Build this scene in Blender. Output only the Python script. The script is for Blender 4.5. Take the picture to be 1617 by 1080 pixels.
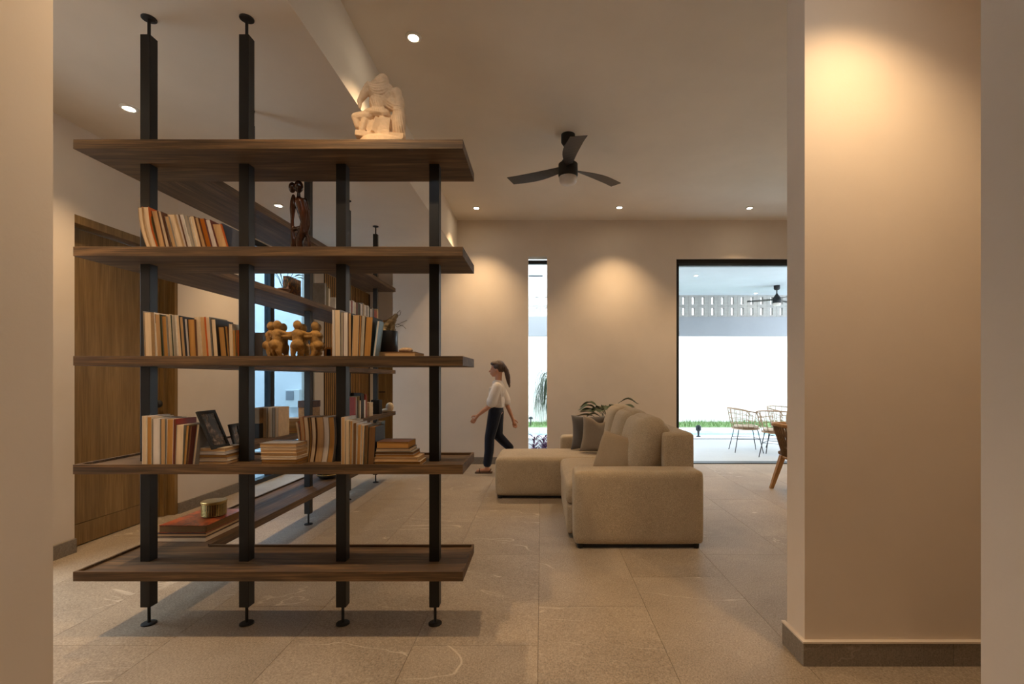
import bpy, bmesh, math, random
from mathutils import Vector, Matrix, Euler
PI = math.pi
R = random.Random(7)
S = bpy.context.scene
C = S.collection
for o in list(bpy.data.objects): bpy.data.objects.remove(o)

# ------------------------------------------------------------------ camera, world, exposure
EYE = 1.30
cam = bpy.data.cameras.new('camera'); camo = bpy.data.objects.new('camera', cam); C.objects.link(camo)
camo.location = (0, 0, EYE); camo.rotation_euler = (PI/2, 0, 0)
cam.sensor_width = 36; cam.lens = 750/1617*36; cam.clip_start = .02; cam.clip_end = 200
cam.shift_x = -46.5/1617; cam.shift_y = 58/1617
S.camera = camo
w = bpy.data.worlds.new('world'); S.world = w; w.use_nodes = True
w.node_tree.nodes['Background'].inputs[0].default_value = (.80, .90, 1, 1)
w.node_tree.nodes['Background'].inputs[1].default_value = 4.7
S.view_settings.view_transform = 'Standard'; S.view_settings.look = 'None'
S.view_settings.gamma = 1; S.view_settings.use_curve_mapping = False
S.view_settings.exposure = 0.52
LAMP = (1, .69, .385)
LP = 1.2     # lamp power factor

# ------------------------------------------------------------------ helpers
def lin(c):
    return tuple(((v/255)/12.92 if v/255 <= .04045 else ((v/255+.055)/1.055)**2.4) for v in c) + (1,)
def px(x, Y): return (x-855)*Y/750            # metres across at depth Y
def pz(y, Y): return EYE+(598-y)*Y/750        # metres up at depth Y

class N:
    def __init__(s, name):
        s.m = bpy.data.materials.new(name); s.m.use_nodes = True; s.t = s.m.node_tree
        s.b = s.t.nodes['Principled BSDF']; s.o = s.t.nodes['Material Output']
    def n(s, typ, **k):
        q = s.t.nodes.new(typ)
        for a, v in k.items():
            if a in q.inputs: q.inputs[a].default_value = v
            else: setattr(q, a, v)
        return q
    def l(s, a, b): s.t.links.new(a, b)
    def coords(s, scale=(1, 1, 1), src='Object', rnd=0):
        if src == 'World': tc = s.n('ShaderNodeNewGeometry').outputs['Position']
        else: tc = s.n('ShaderNodeTexCoord').outputs[src]
        mp = s.n('ShaderNodeMapping'); mp.inputs['Scale'].default_value = scale
        s.l(tc, mp.inputs['Vector'])
        if rnd:
            oi = s.n('ShaderNodeObjectInfo'); mu = s.n('ShaderNodeMath', operation='MULTIPLY'); mu.inputs[1].default_value = rnd
            s.l(oi.outputs['Random'], mu.inputs[0]); s.l(mu.outputs[0], mp.inputs['Location'])
        return mp.outputs[0]
    def noise(s, vec, sc, det=4, rough=.6, dist=0):
        q = s.n('ShaderNodeTexNoise'); q.inputs['Scale'].default_value = sc; q.inputs['Detail'].default_value = det
        q.inputs['Roughness'].default_value = rough; q.inputs['Distortion'].default_value = dist
        s.l(vec, q.inputs['Vector']); return q.outputs['Fac']
    def ramp(s, fac, stops):
        q = s.n('ShaderNodeValToRGB'); e = q.color_ramp.elements
        while len(e) > 1: e.remove(e[-1])
        e[0].position = stops[0][0]; e[0].color = stops[0][1]
        for p, c in stops[1:]:
            x = e.new(p); x.color = c
        s.l(fac, q.inputs[0]); return q.outputs[0]
    def bump(s, h, st, d=.01):
        q = s.n('ShaderNodeBump'); q.inputs['Strength'].default_value = st; q.inputs['Distance'].default_value = d
        s.l(h, q.inputs['Height']); s.l(q.outputs[0], s.b.inputs['Normal'])
def mul(c, k): return (c[0]*k, c[1]*k, c[2]*k, 1)
def plain(name, c, rough=.6, var=.12, sc=8, bump=0, metal=0, bsc=60, scale=(1, 1, 1), spec=.5, coat=0):
    c = lin(c); g = N(name); g.b.inputs['Roughness'].default_value = rough; g.b.inputs['Metallic'].default_value = metal
    g.b.inputs['Specular IOR Level'].default_value = spec
    if coat: g.b.inputs['Coat Weight'].default_value = coat
    v = g.coords(scale)
    g.l(g.ramp(g.noise(v, sc), [(.3, mul(c, 1-var)), (.7, mul(c, 1+var))]), g.b.inputs['Base Color'])
    if bump: g.bump(g.noise(v, bsc), bump)
    return g.m
def wood(name, c1, c2, axis, rough=.45, sc=1.0, rnd=30):
    g = N(name); st = [16, 16, 16]; st[axis] = 1.1
    v = g.coords(tuple(k*sc for k in st), rnd=rnd)
    n1 = g.noise(v, 1.6, 5, .6, .6); st2 = [150, 150, 150]; st2[axis] = 4
    n2 = g.noise(g.coords(tuple(st2), rnd=rnd), 1, 3)
    mx = g.n('ShaderNodeMix', data_type='FLOAT'); mx.inputs[0].default_value = .4
    g.l(n1, mx.inputs[2]); g.l(n2, mx.inputs[3])
    g.l(g.ramp(mx.outputs[0], [(.34, lin(c1)), (.52, lin([(a+b)/2 for a, b in zip(c1, c2)])), (.66, lin(c2))]), g.b.inputs['Base Color'])
    g.b.inputs['Roughness'].default_value = rough; g.b.inputs['Specular IOR Level'].default_value = .35
    g.bump(n2, .15, .002); return g.m
def emit(name, c, st):
    g = N(name); g.b.inputs['Base Color'].default_value = (1, 1, 1, 1)
    g.b.inputs['Emission Color'].default_value = (*c, 1); g.b.inputs['Emission Strength'].default_value = st; return g.m
def glass(name, tint, rough=0.0, refl=1.0):
    g = N(name); g.t.nodes.remove(g.b)
    tr = g.n('ShaderNodeBsdfTransparent'); tr.inputs[0].default_value = (*tint, 1)
    gl = g.n('ShaderNodeBsdfGlossy'); gl.inputs['Roughness'].default_value = rough
    lw = g.n('ShaderNodeLayerWeight'); lw.inputs[0].default_value = .5; pw = g.n('ShaderNodeMath', operation='POWER'); g.l(lw.outputs['Facing'], pw.inputs[0]); pw.inputs[1].default_value = 5
    fr = g.n('ShaderNodeMath', operation='MULTIPLY_ADD'); g.l(pw.outputs[0], fr.inputs[0]); fr.inputs[1].default_value = .7*refl; fr.inputs[2].default_value = .025
    mx = g.n('ShaderNodeMixShader'); g.l(fr.outputs[0], mx.inputs[0]); g.l(tr.outputs[0], mx.inputs[1]); g.l(gl.outputs[0], mx.inputs[2])
    g.l(mx.outputs[0], g.o.inputs[0]); return g.m

def tag(o, label=None, cat=None, group=None, kind=None):
    if label: o['label'] = label
    if cat: o['category'] = cat
    if group: o['group'] = group
    if kind: o['kind'] = kind
    return o
def wloc(o):
    v = Vector((0, 0, 0))
    while o: v += o.location; o = o.parent
    return v
class MB:
    def __init__(s): s.v = []; s.f = []
    def add(s, vs, fs):
        k = len(s.v); s.v += [Vector(v) for v in vs]; s.f += [tuple(i+k for i in f) for f in fs]; return s
    def box(s, x0, x1, y0, y1, z0, z1, M=None):
        vs = [Vector((x, y, z)) for z in (z0, z1) for y in (y0, y1) for x in (x0, x1)]
        if M: vs = [M @ v for v in vs]
        return s.add(vs, [(0, 2, 3, 1), (4, 5, 7, 6), (0, 1, 5, 4), (2, 6, 7, 3), (0, 4, 6, 2), (1, 3, 7, 5)])
    def lathe(s, prof, c=(0, 0, 0), seg=24, M=None):
        vs = []; n = len(prof)
        for r, z in prof:
            for k in range(seg):
                a = 2*PI*k/seg; vs.append(Vector((c[0]+r*math.cos(a), c[1]+r*math.sin(a), c[2]+z)))
        if M: vs = [M @ v for v in vs]
        fs = [(i*seg+k, i*seg+(k+1) % seg, (i+1)*seg+(k+1) % seg, (i+1)*seg+k) for i in range(n-1) for k in range(seg)]
        fs.append(tuple(range(seg))[::-1]); fs.append(tuple((n-1)*seg+k for k in range(seg)))
        return s.add(vs, fs)
    def cyl(s, p0, p1, r0, r1=None, seg=12): return s.tube([p0, p1], r0, seg, r1)
    def tube(s, pts, r, seg=8, r1=None, flat=1.0):
        pts = [Vector(p) for p in pts]; n = len(pts); vs = []; up = Vector((0, 0, 1))
        t0 = (pts[1]-pts[0]).normalized()
        a = t0.cross(up); a = a.normalized() if a.length > .05 else Vector((1, 0, 0))
        for i, p in enumerate(pts):
            t = (pts[min(i+1, n-1)]-pts[max(i-1, 0)]).normalized()
            a = (a - t*a.dot(t)).normalized(); b = t.cross(a)
            rr = r if r1 is None else r+(r1-r)*i/(n-1)
            for k in range(seg):
                q = 2*PI*k/seg; vs.append(p+a*math.cos(q)*rr+b*math.sin(q)*rr*flat)
        fs = [(i*seg+k, i*seg+(k+1) % seg, (i+1)*seg+(k+1) % seg, (i+1)*seg+k) for i in range(n-1) for k in range(seg)]
        fs.append(tuple(range(seg))[::-1]); fs.append(tuple((n-1)*seg+k for k in range(seg)))
        return s.add(vs, fs)
    def ball(s, c, r, seg=16, rings=10, rot=None):
        c = Vector(c); r = (r, r, r) if not hasattr(r, '__len__') else r
        M = rot.to_matrix() if rot else Matrix.Identity(3)
        vs = [c+M@Vector((0, 0, -r[2]))]
        for i in range(1, rings):
            p = PI*i/rings-PI/2
            for k in range(seg):
                q = 2*PI*k/seg; vs.append(c+M@Vector((r[0]*math.cos(p)*math.cos(q), r[1]*math.cos(p)*math.sin(q), r[2]*math.sin(p))))
        vs.append(c+M@Vector((0, 0, r[2]))); L = len(vs)-1
        fs = [(0, 1+(k+1) % seg, 1+k) for k in range(seg)]
        for i in range(rings-2):
            for k in range(seg):
                a = 1+i*seg; fs.append((a+k, a+(k+1) % seg, a+seg+(k+1) % seg, a+seg+k))
        a = 1+(rings-2)*seg
        fs += [(a+k, a+(k+1) % seg, L) for k in range(seg)]
        return s.add(vs, fs)
    def cap(s, p0, p1, r0, r1=None, seg=12):
        r1 = r0 if r1 is None else r1
        p0 = Vector(p0); p1 = Vector(p1); d = (p1-p0).normalized()
        a = d.cross(Vector((0, 0, 1))); a = a.normalized() if a.length > .05 else Vector((1, 0, 0)); b = d.cross(a)
        rows = [(p0-d*r0*math.cos(q), r0*math.sin(q)) for q in (.15, .5, .95, PI/2)]+[(p1+d*r1*math.cos(q), r1*math.sin(q)) for q in (PI/2, .95, .5, .15)]
        vs = [p+a*math.cos(2*PI*k/seg)*rr+b*math.sin(2*PI*k/seg)*rr for p, rr in rows for k in range(seg)]
        n = len(rows)
        fs = [(i*seg+k, i*seg+(k+1) % seg, (i+1)*seg+(k+1) % seg, (i+1)*seg+k) for i in range(n-1) for k in range(seg)]
        fs.append(tuple(range(seg))[::-1]); fs.append(tuple((n-1)*seg+k for k in range(seg)))
        return s.add(vs, fs)
    def chain(s, pts):
        for (a, ra), (b, rb) in zip(pts, pts[1:]): s.cap(a, b, ra, rb)
        return s
    def rbox(s, cx, cy, cz, w, d, h, r=.03, n=8, bulge=(0, 0, 0), M=None):
        bm = bmesh.new(); bmesh.ops.create_cube(bm, size=2)
        bmesh.ops.subdivide_edges(bm, edges=bm.edges[:], cuts=n, use_grid_fill=True)
        H = (w/2, d/2, h/2); bu = bulge
        for v in bm.verts:
            u = v.co.copy()
            q = Vector([math.copysign(1-(1-abs(t))**1.6, t) if abs(t) < 1 else t for t in u])
            p = Vector([q[i]*H[i] for i in range(3)])
            rr = min(r, *H)
            inn = Vector([max(-(H[i]-rr), min(H[i]-rr, p[i])) for i in range(3)])
            dl = p-inn
            if dl.length > 1e-7: p = inn+dl.normalized()*min(rr, dl.length if dl.length < rr else rr)
            for i in range(3):
                j, k = (i+1) % 3, (i+2) % 3
                if abs(u[i]) > .6: p[i] += math.copysign(bu[i]*(1-u[j]**2)*(1-u[k]**2), u[i])
            v.co = p
        bm.verts.index_update()
        vs = [v.co.copy() for v in bm.verts]; fs = [tuple(v.index for v in f.verts) for f in bm.faces]; bm.free()
        c = Vector((cx, cy, cz))
        vs = [(M @ v if M else v)+c for v in vs]
        return s.add(vs, fs)
    def mesh(s, name):
        m = bpy.data.meshes.new(name); m.from_pydata([tuple(v) for v in s.v], [], s.f); m.validate(); m.update()
        bm = bmesh.new(); bm.from_mesh(m); bmesh.ops.recalc_face_normals(bm, faces=bm.faces[:]); bm.to_mesh(m); bm.free()
        return m
    def build(s, name, mat, parent=None, world=False, smooth=False, bevel=0, seg=2, keep=False):
        """world: vertices are in world metres; a part is shifted to its thing, a thing gets its origin at its base"""
        if parent is not None:
            if world: o_ = wloc(parent); s.v = [v-o_ for v in s.v]
            loc = (0, 0, 0)
        elif keep: loc = (0, 0, 0)
        else:
            xs = [v.x for v in s.v]; ys = [v.y for v in s.v]; loc = Vector(((min(xs)+max(xs))/2, (min(ys)+max(ys))/2, min(v.z for v in s.v)))
            s.v = [v-loc for v in s.v]
        return link(name, s.mesh(name), mat, parent, loc, smooth, bevel, seg)
def link(name, m, mat, parent=None, loc=(0, 0, 0), smooth=False, bevel=0, seg=2):
    if mat: m.materials.clear(); m.materials.append(mat)
    if smooth: 
        for p in m.polygons: p.use_smooth = True
    o = bpy.data.objects.new(name, m); C.objects.link(o); o.location = loc; o.parent = parent
    if bevel:
        b = o.modifiers.new('bevel', 'BEVEL'); b.width = bevel; b.segments = seg; b.limit_method = 'ANGLE'; b.angle_limit = .7
    return o
def thing(name, label, cat, loc=(0, 0, 0), rz=0, group=None):
    o = bpy.data.objects.new(name, None); C.objects.link(o); o.empty_display_size = .05
    o.location = loc; o.rotation_euler = (0, 0, rz); return tag(o, label, cat, group)
def struct(name, mb, mat, parent=None, **k):
    k.setdefault('keep', True)
    o = mb.build(name, mat, parent, **k)
    if parent is None: o['kind'] = 'structure'
    return o
def blob(mb, voxel, smooth=4, disp=None, cut=None):
    """union of shapes -> one continuous surface"""
    m = mb.mesh('tmp'); o = bpy.data.objects.new('tmp', m); C.objects.link(o)
    r = o.modifiers.new('r', 'REMESH'); r.mode = 'VOXEL'; r.voxel_size = voxel; r.adaptivity = 0
    if smooth:
        q = o.modifiers.new('s', 'SMOOTH'); q.factor = .5; q.iterations = smooth
    if disp:
        t = bpy.data.textures.new('t', 'CLOUDS'); t.noise_scale = disp[0]
        d = o.modifiers.new('d', 'DISPLACE'); d.texture = t; d.strength = disp[1]; d.mid_level = .5
    bpy.context.view_layer.update()
    dg = bpy.context.evaluated_depsgraph_get()
    res = bpy.data.meshes.new_from_object(o.evaluated_get(dg)); bpy.data.objects.remove(o)
    for p in res.polygons: p.use_smooth = True
    return res
def copy_tree(o, parent=None):
    c = o.copy(); C.objects.link(c); c.parent = parent
    for ch in list(o.children): copy_tree(ch, c)
    return c

# ------------------------------------------------------------------ materials
def plaster(name, c):
    g = N(name); v = g.coords(src='World'); c = lin(c)
    g.l(g.ramp(g.noise(v, 1.3, 6), [(.3, mul(c, .95)), (.7, mul(c, 1.04))]), g.b.inputs['Base Color'])
    g.b.inputs['Roughness'].default_value = .85; g.b.inputs['Specular IOR Level'].default_value = .2
    g.bump(g.noise(v, 90, 3), .12, .002); return g.m
M_wall = plaster('plaster', (222, 209, 194))
M_ceil = plaster('ceiling_paint', (228, 218, 204))
M_ext = plaster('exterior_paint', (240, 240, 240))
M_grey = plaster('grey_render', (152, 154, 158))
def tile_mat(name, ca, cb, vein, base=1.0):
    g = N(name); v = g.coords(src='World', rnd=40)
    n1 = g.noise(v, 1.7, 6, .65, .4); n2 = g.noise(g.coords((190, 60, 60), src='World'), 1, 3, .7); n3 = g.noise(v, 130, 2)
    a = g.n('ShaderNodeMix', data_type='FLOAT'); a.inputs[0].default_value = .55; g.l(n1, a.inputs[2]); g.l(n2, a.inputs[3])
    b = g.n('ShaderNodeMix', data_type='FLOAT'); b.inputs[0].default_value = .45; g.l(a.outputs[0], b.inputs[2]); g.l(n3, b.inputs[3])
    col = g.ramp(b.outputs[0], [(.36, lin(ca)), (.64, lin(cb))])
    # sparse pale veins
    nv = g.noise(g.coords((.45, 1.25, 1), src='World', rnd=17), 1.1, 4, .5, 1.2)
    line = g.ramp(nv, [(.5, (0, 0, 0, 1)), (.5035, (1, 1, 1, 1)), (.507, (0, 0, 0, 1))])
    nm = g.ramp(g.noise(v, 1.5, 2), [(.44, (0, 0, 0, 1)), (.56, (1, 1, 1, 1))])
    mm = g.n('ShaderNodeMath', operation='MULTIPLY'); g.l(line, mm.inputs[0]); g.l(nm, mm.inputs[1])
    mk = g.n('ShaderNodeMath', operation='MULTIPLY'); g.l(mm.outputs[0], mk.inputs[0]); mk.inputs[1].default_value = .7
    mc = g.n('ShaderNodeMix', data_type='RGBA'); g.l(mk.outputs[0], mc.inputs[0]); g.l(col, mc.inputs[6]); mc.inputs[7].default_value = lin(vein)
    g.l(mc.outputs[2], g.b.inputs['Base Color'])
    g.b.inputs['Roughness'].default_value = .5; g.b.inputs['Specular IOR Level'].default_value = .35
    g.bump(n2, .25, .002); return g.m
M_tile = tile_mat('stone_tile', (124, 110, 94), (188, 171, 150), (226, 212, 192))
M_base = tile_mat('stone_baseboard', (112, 104, 94), (152, 142, 130), (170, 160, 148))
M_grout = plain('grout', (92, 80, 68), .95, spec=.1)
M_walX = wood('walnut_along_x', (48, 36, 25), (132, 101, 66), 0, .6)
M_walY = wood('walnut_along_y', (48, 36, 25), (122, 92, 62), 1, .6)
M_oak = wood('oak_veneer', (112, 86, 48), (156, 124, 76), 2, .5, .9)
M_oakl = wood('oak_slats', (160, 118, 72), (206, 164, 112), 2, .5)
M_black = plain('black_steel', (12, 13, 16), .42, .1, spec=.4)
M_blackm = plain('matt_black', (22, 22, 24), .7, .1)
M_frame = plain('dark_aluminium', (44, 50, 56), .4, .05, metal=.4)
M_sofa = None
def fabric(name, c, sc=330, var=.22):
    g = N(name); v = g.coords(); c = lin(c)
    n = g.noise(v, sc, 3, .8); n2 = g.noise(v, 6, 3)
    a = g.n('ShaderNodeMix', data_type='FLOAT'); a.inputs[0].default_value = .1; g.l(n, a.inputs[2]); g.l(n2, a.inputs[3])
    g.l(g.ramp(a.outputs[0], [(.36, mul(c, 1-var)), (.64, mul(c, 1+var))]), g.b.inputs['Base Color'])
    g.b.inputs['Roughness'].default_value = .95; g.b.inputs['Specular IOR Level'].default_value = .1
    g.b.inputs['Sheen Weight'].default_value = .15
    g.bump(n, .5, .003); return g.m
M_sofa = fabric('tan_weave', (180, 161, 134), 240, .38)
M_pil1 = fabric('taupe_linen', (146, 130, 110))
M_pil2 = fabric('grey_linen', (104, 98, 92))
M_pil3 = fabric('sand_weave', (164, 142, 114))
M_cream = fabric('cream_cloth', (216, 200, 180))
M_white = plain('white_paint', (235, 235, 232), .5, .03)
M_lamp = emit('lamp_lens', (1, .86, .64), 60)
M_glass = glass('clear_glass', (.96, .98, .98))
M_glassb = glass('blue_tinted_glass', (.54, .66, .74))
M_stone = plain('carved_stone', (222, 192, 156), .75, .1, 30, .35, bsc=90)
M_clay = plain('ochre_clay', (158, 118, 58), .7, .45, 26, .5, bsc=70)
M_polw = wood('polished_hardwood', (20, 12, 10), (74, 40, 22), 2, .16, 1.4)
M_leaf = plain('leaf_green', (44, 62, 34), .4, .3, 20)
M_leaf2 = plain('pale_leaf', (72, 96, 74), .5, .3, 20)
M_purp = plain('purple_leaf', (112, 66, 112), .5, .5, 40)
M_grass = plain('grass', (108, 138, 84), .9, .35, 14)
M_skin = plain('skin', (196, 140, 108), .5, .06)
M_hair = plain('brown_hair', (72, 50, 36), .5, .35, 30, .4, scale=(1, 1, .2))
M_blouse = fabric('white_blouse', (226, 216, 206), 200, .06)
M_trous = fabric('navy_trousers', (34, 38, 50), 200, .15)
M_sand = plain('tan_leather', (86, 58, 38), .5)
M_rattan = plain('rattan', (176, 150, 124), .6, .2, 60)
M_rope = plain('woven_rope', (122, 96, 68), .8, .3, 80, .5, bsc=200)
M_gold = plain('brass', (176, 150, 92), .35, .2, 40, metal=.8)
M_concr = plain('concrete_block', (166, 163, 158), .9, .1, 20, .2)
M_patio = tile_mat('terrace_stone', (176, 178, 178), (194, 196, 196), (204, 204, 204))
M_gravel = plain('gravel', (150, 150, 150), .9, .6, 60, .6, bsc=60)
def watermat():
    g = N('pool_water'); g.b.inputs['Base Color'].default_value = lin((140, 196, 204)); g.b.inputs['Roughness'].default_value = .05
    g.bump(g.noise(g.coords(), 4, 2), .15, .02); return g.m
M_water = watermat()

# ------------------------------------------------------------------ the setting
XL, XR, YF = -3.50, 6.2, 7.25
ZC1, ZC2, XS = 3.212, 3.716, -1.283
# floor slab and its stone tiles (0.61 x 1.2 m, laid a third off each other)
fl = struct('floor', MB().box(-3.7, 6.4, -3.2, 7.45, -.2, -.008).box(-3.7, -1.0, 7.45, 9.9, -.2, -.008), M_grout)
tw, tl = .61, 1.2; cache = {}
for k in range(-8, 10):
    x0 = .595+tw*(k-1); x1 = x0+tw-.002
    y = 2.716+.4*k-tl*(8 if k > -1 else 6)
    while y < 9.8:
        a, b = max(y, -3.1), min(y+tl-.002, 9.85 if x0 < -2.7 else YF); c, d = max(x0, -3.62), min(x1, 6.25)
        if b-a > .02 and d-c > .02 and not (a > 7.4 and d > -1.6) and b > .9:
            key = (round(d-c, 3), round(b-a, 3))
            if key not in cache:
                cache[key] = MB().box(0, d-c, 0, b-a, -.008, 0).mesh('floor_tile')
            o = link('floor_tile', cache[key], M_tile, fl, (c, a, 0))
        y += tl
struct('wall_left', MB().box(-3.7, XL, -3, 1.95, 0, ZC2).box(-3.7, XL, 1.95, 3.05, 2.535, ZC2).box(-3.7, XL, 3.05, 3.56, 0, ZC2).box(-3.7, XL, 3.56, 4.57, 2.535, ZC2).box(-3.7, XL, 4.57, 5.49, 0, ZC2)
       .box(-3.7, XL, 5.49, 7.33, 3.01, ZC2).box(-3.7, XL, 7.33, 9.9, 0, ZC2), M_wall)
sx0, sx1, sz1 = -.203, .087, 3.167
ox0, ox1, oz1 = 2.06, 5.6, 3.137
struct('wall_back', MB().box(-2.27, sx0, YF, 7.45, 0, 3.9).box(sx0, sx1, YF, 7.45, 0, .12).box(sx0, sx1, YF, 7.45, sz1, 3.9)
       .box(sx1, ox0, YF, 7.45, 0, 3.9).box(ox0, ox1, YF, 7.45, oz1, 3.9).box(ox1, 6.4, YF, 7.45, 0, 3.9), M_wall)
struct('wall_corridor', MB().box(-2.27, -2.12, 7.45, 9.7, 0, 3.9).box(-3.7, -1.0, 9.7, 9.9, 2.49, 3.9).box(-3.7, -3.40, 9.7, 9.9, 0, 2.49).box(-2.3, -1.0, 9.7, 9.9, 0, 2.49), M_wall)
struct('wall_right', MB().box(XR, 6.4, -3, 7.45, 0, 3.9), M_wall)
struct('wall_front', MB().box(-3.5, -1.306, 1.06, 1.27, 0, ZC1).box(1.175, 3.3, 1.06, 1.27, 0, ZC1), M_wall)
struct('wall_hall_left', MB().box(-1.5, -1.306, -3, 1.06, 0, 2.9), M_wall)
struct('wall_hall_right', MB().box(1.175, 1.37, -3, 1.06, 0, 2.9), M_wall)
struct('wall_hall_end', MB().box(-1.5, 1.4, -3.2, -3, 0, 2.9), M_wall)
struct('ceiling', MB().box(-3.7, XS, 1.06, 9.9, ZC1, 3.95).box(XS, 3.3, 1.06, 2.32, ZC1, 3.95).box(-2.3, XS, 7.45, 9.9, ZC1, 3.95), M_ceil)
struct('ceiling', MB().box(XS, 6.4, 2.32, 7.45, ZC2, 3.95), M_ceil)
struct('ceiling', MB().box(-1.5, 1.4, -3.2, 1.06, 2.9, 3.1), M_ceil)
struct('wall_partition', MB().box(1.2, 3.3, 2.165, 2.32, 0, ZC2), M_wall)
struct('wall_partition_side', MB().box(3.3, 3.45, 1.06, 2.32, 0, ZC2).box(3.45, 6.3, 2.2, 2.32, 0, ZC2), M_wall)
# stone baseboards in lengths
def baseboard(name, segs):
    b0 = None
    for i, a in enumerate(segs):
        mb = MB().box(*a)
        if b0 is None: b0 = struct(name, mb, M_base)
        else: mb.build('baseboard_piece', M_base, b0, world=True)
def lens(a, b, L):
    out = []; t = a
    while t < b-.01: out.append((t, min(t+L, b)-.002)); t += L
    return out
baseboard('baseboard_left', [(XL, XL+.02, a, b, 0, .104) for a, b in lens(1.27, 3.56, 1.2)+lens(4.57, 5.49, 1.2)+lens(7.33, 7.62, 1)])
baseboard('baseboard_back', [(a, b, YF-.02, YF, 0, .104) for a, b in lens(-2.27, sx0, 1.2)+lens(sx0, ox0, 1.2)+lens(ox1, 6.2, 1.2)])
baseboard('baseboard_partition', [(1.184, 1.86, 2.145, 2.165, 0, .104), (1.863, 3.3, 2.145, 2.165, 0, .104), (1.184, 1.2, 2.165, 2.336, 0, .104), (1.2, 3.3, 2.32, 2.336, 0, .104)])
struct('trim_1', MB().box(1.181, 1.2, 2.142, 2.339, .104, .112).box(1.2, 3.3, 2.142, 2.165, .104, .112), M_wall)
# door on the left wall
d1 = struct('door_1', MB().box(-3.64, -3.595, 3.60, 4.47, .175, 2.46), M_oak)
MB().box(-3.64, -3.595, 3.60, 4.47, .008, .171).build('bottom_panel', M_oak, d1, world=True)
MB().box(-3.66, -3.57, 3.56, 3.60, 0, 2.47).box(-3.66, XL+.002, 4.53, 4.57, 0, 2.47).box(-3.66, XL+.002, 3.56, 4.57, 2.47, 2.535).box(-3.64, -3.56, 4.475, 4.53, 0, 2.47).build('door_frame', M_oak, d1, world=True, bevel=.003)
h = MB().lathe([(.03, 0), (.03, .008), (.012, .01), (.012, .03), (.03, .036), (.036, .05), (.03, .064), (.0, .066)], seg=20, M=Matrix.Translation((-3.595, 4.40, 1.067)) @ Euler((0, PI/2, 0)).to_matrix().to_4x4()).build('door_knob', M_blackm, d1, world=True, smooth=True)
tag(h, 'black round door knob')
struct('wall_closet', MB().box(-4.3, -3.7, 3.4, 3.45, 0, 2.7).box(-4.3, -3.7, 4.7, 4.75, 0, 2.7).box(-4.35, -4.3, 3.4, 4.75, 0, 2.7), M_wall)
# door at the end of the corridor
d2 = struct('door_2', MB().box(-3.36, -2.34, 9.74, 9.78, .008, 2.45), M_oak)
MB().box(-3.40, -3.36, 9.68, 9.82, 0, 2.49).box(-2.34, -2.3, 9.68, 9.82, 0, 2.49).box(-3.36, -2.34, 9.68, 9.82, 2.45, 2.49).build('door_frame', M_oakl, d2, world=True)
MB().box(-3.31, -3.19, 9.68, 9.70, 1.02, 1.04).cyl((-3.30, 9.74, 1.03), (-3.30, 9.68, 1.03), .012).build('door_handle', M_blackm, d2, world=True)
# slatted oak panel on the left wall beyond the glazing
sp = thing('slat_panel', 'light oak wall panel of thin vertical slats beyond the blue glazing', 'wall panel', (XL, 8.6, 0))
MB().box(XL, XL+.012, 7.64, 9.66, .01, 3.01).build('backing', plain('shade_backing', (60, 44, 30), .8), sp, world=True)  # dark colour stands in for the shade in the gaps between slats
sm = MB().box(.012, .020, 0, .030, .01, 3.01).mesh('slat')
for i in range(26): link('slat', sm, M_oakl, sp, (0, 7.65-8.6+.075*i, 0))
# floor-to-ceiling glazing on the left wall and the little courtyard behind it
g1 = struct('window_1', MB().box(-3.60, -3.52, 5.49, 7.33, 2.94, 3.01).box(-3.60, -3.50, 5.49, 7.33, 0, .05).box(-3.60, -3.52, 5.49, 5.55, .05, 2.94)
            .box(-3.60, -3.52, 6.17, 6.235, .05, 2.94).box(-3.64, -3.56, 6.27, 6.335, .05, 2.94).box(-3.60, -3.52, 7.27, 7.33, .05, 2.94), M_frame)
MB().box(-3.565, -3.557, 5.55, 6.17, .05, 2.94).build('pane', M_glassb, g1, world=True)
MB().box(-3.605, -3.597, 6.335, 7.27, .05, 2.94).build('pane', M_glassb, g1, world=True)
struct('wall_courtyard', MB().box(-6.6, -3.7, 9.0, 9.1, 0, 3.4).box(-6.7, -6.6, 4.6, 9.1, 0, 3.4).box(-6.6, -3.7, 4.6, 4.7, 0, 3.4), M_ext)
struct('floor_courtyard', MB().box(-6.6, -3.7, 4.7, 9, -.1, -.01), M_patio)
t = thing('wall_cabinet', 'small white utility cabinet with grey window on courtyard wall behind the glazing', 'cabinet', (px(460, 8.9), 8.9, .78))
c_ = px(460, 8.9)
MB().box(c_-.11, c_+.16, 8.88, 9.0, .76, 1.10).build('body', M_white, t, world=True, bevel=.01)
MB().box(c_-.085, c_+.06, 8.868, 8.88, .90, 1.07).build('door', M_grey, t, world=True)
tag(MB().tube([(c_-.3+.1*math.sin(i*.9), 8.9-.06*i, .03+.02*(i % 2)) for i in range(12)], .02, 8).build('hose', M_white, smooth=True), 'white hose lying on the courtyard floor below the cabinet', 'hose')
w3 = struct('window_added', MB().box(-3.64, -3.56, 1.95, 2.01, 0, 2.535).box(-3.64, -3.56, 2.99, 3.05, 0, 2.535).box(-3.64, -3.56, 2.01, 2.99, 2.475, 2.535).box(-3.64, -3.56, 2.01, 2.99, 0, .05), M_frame)  # added window out of view, brings daylight into the room
MB().box(-3.604, -3.597, 2.01, 2.99, .05, 2.475).build('pane', M_glass, w3, world=True)
struct('floor_side_yard', MB().box(-8, -3.7, -2, 4.6, -.1, -.01), M_patio)
struct('wall_side_yard', MB().box(-8.2, -8, -2, 9.1, -.1, 2.6), M_ext)
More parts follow.
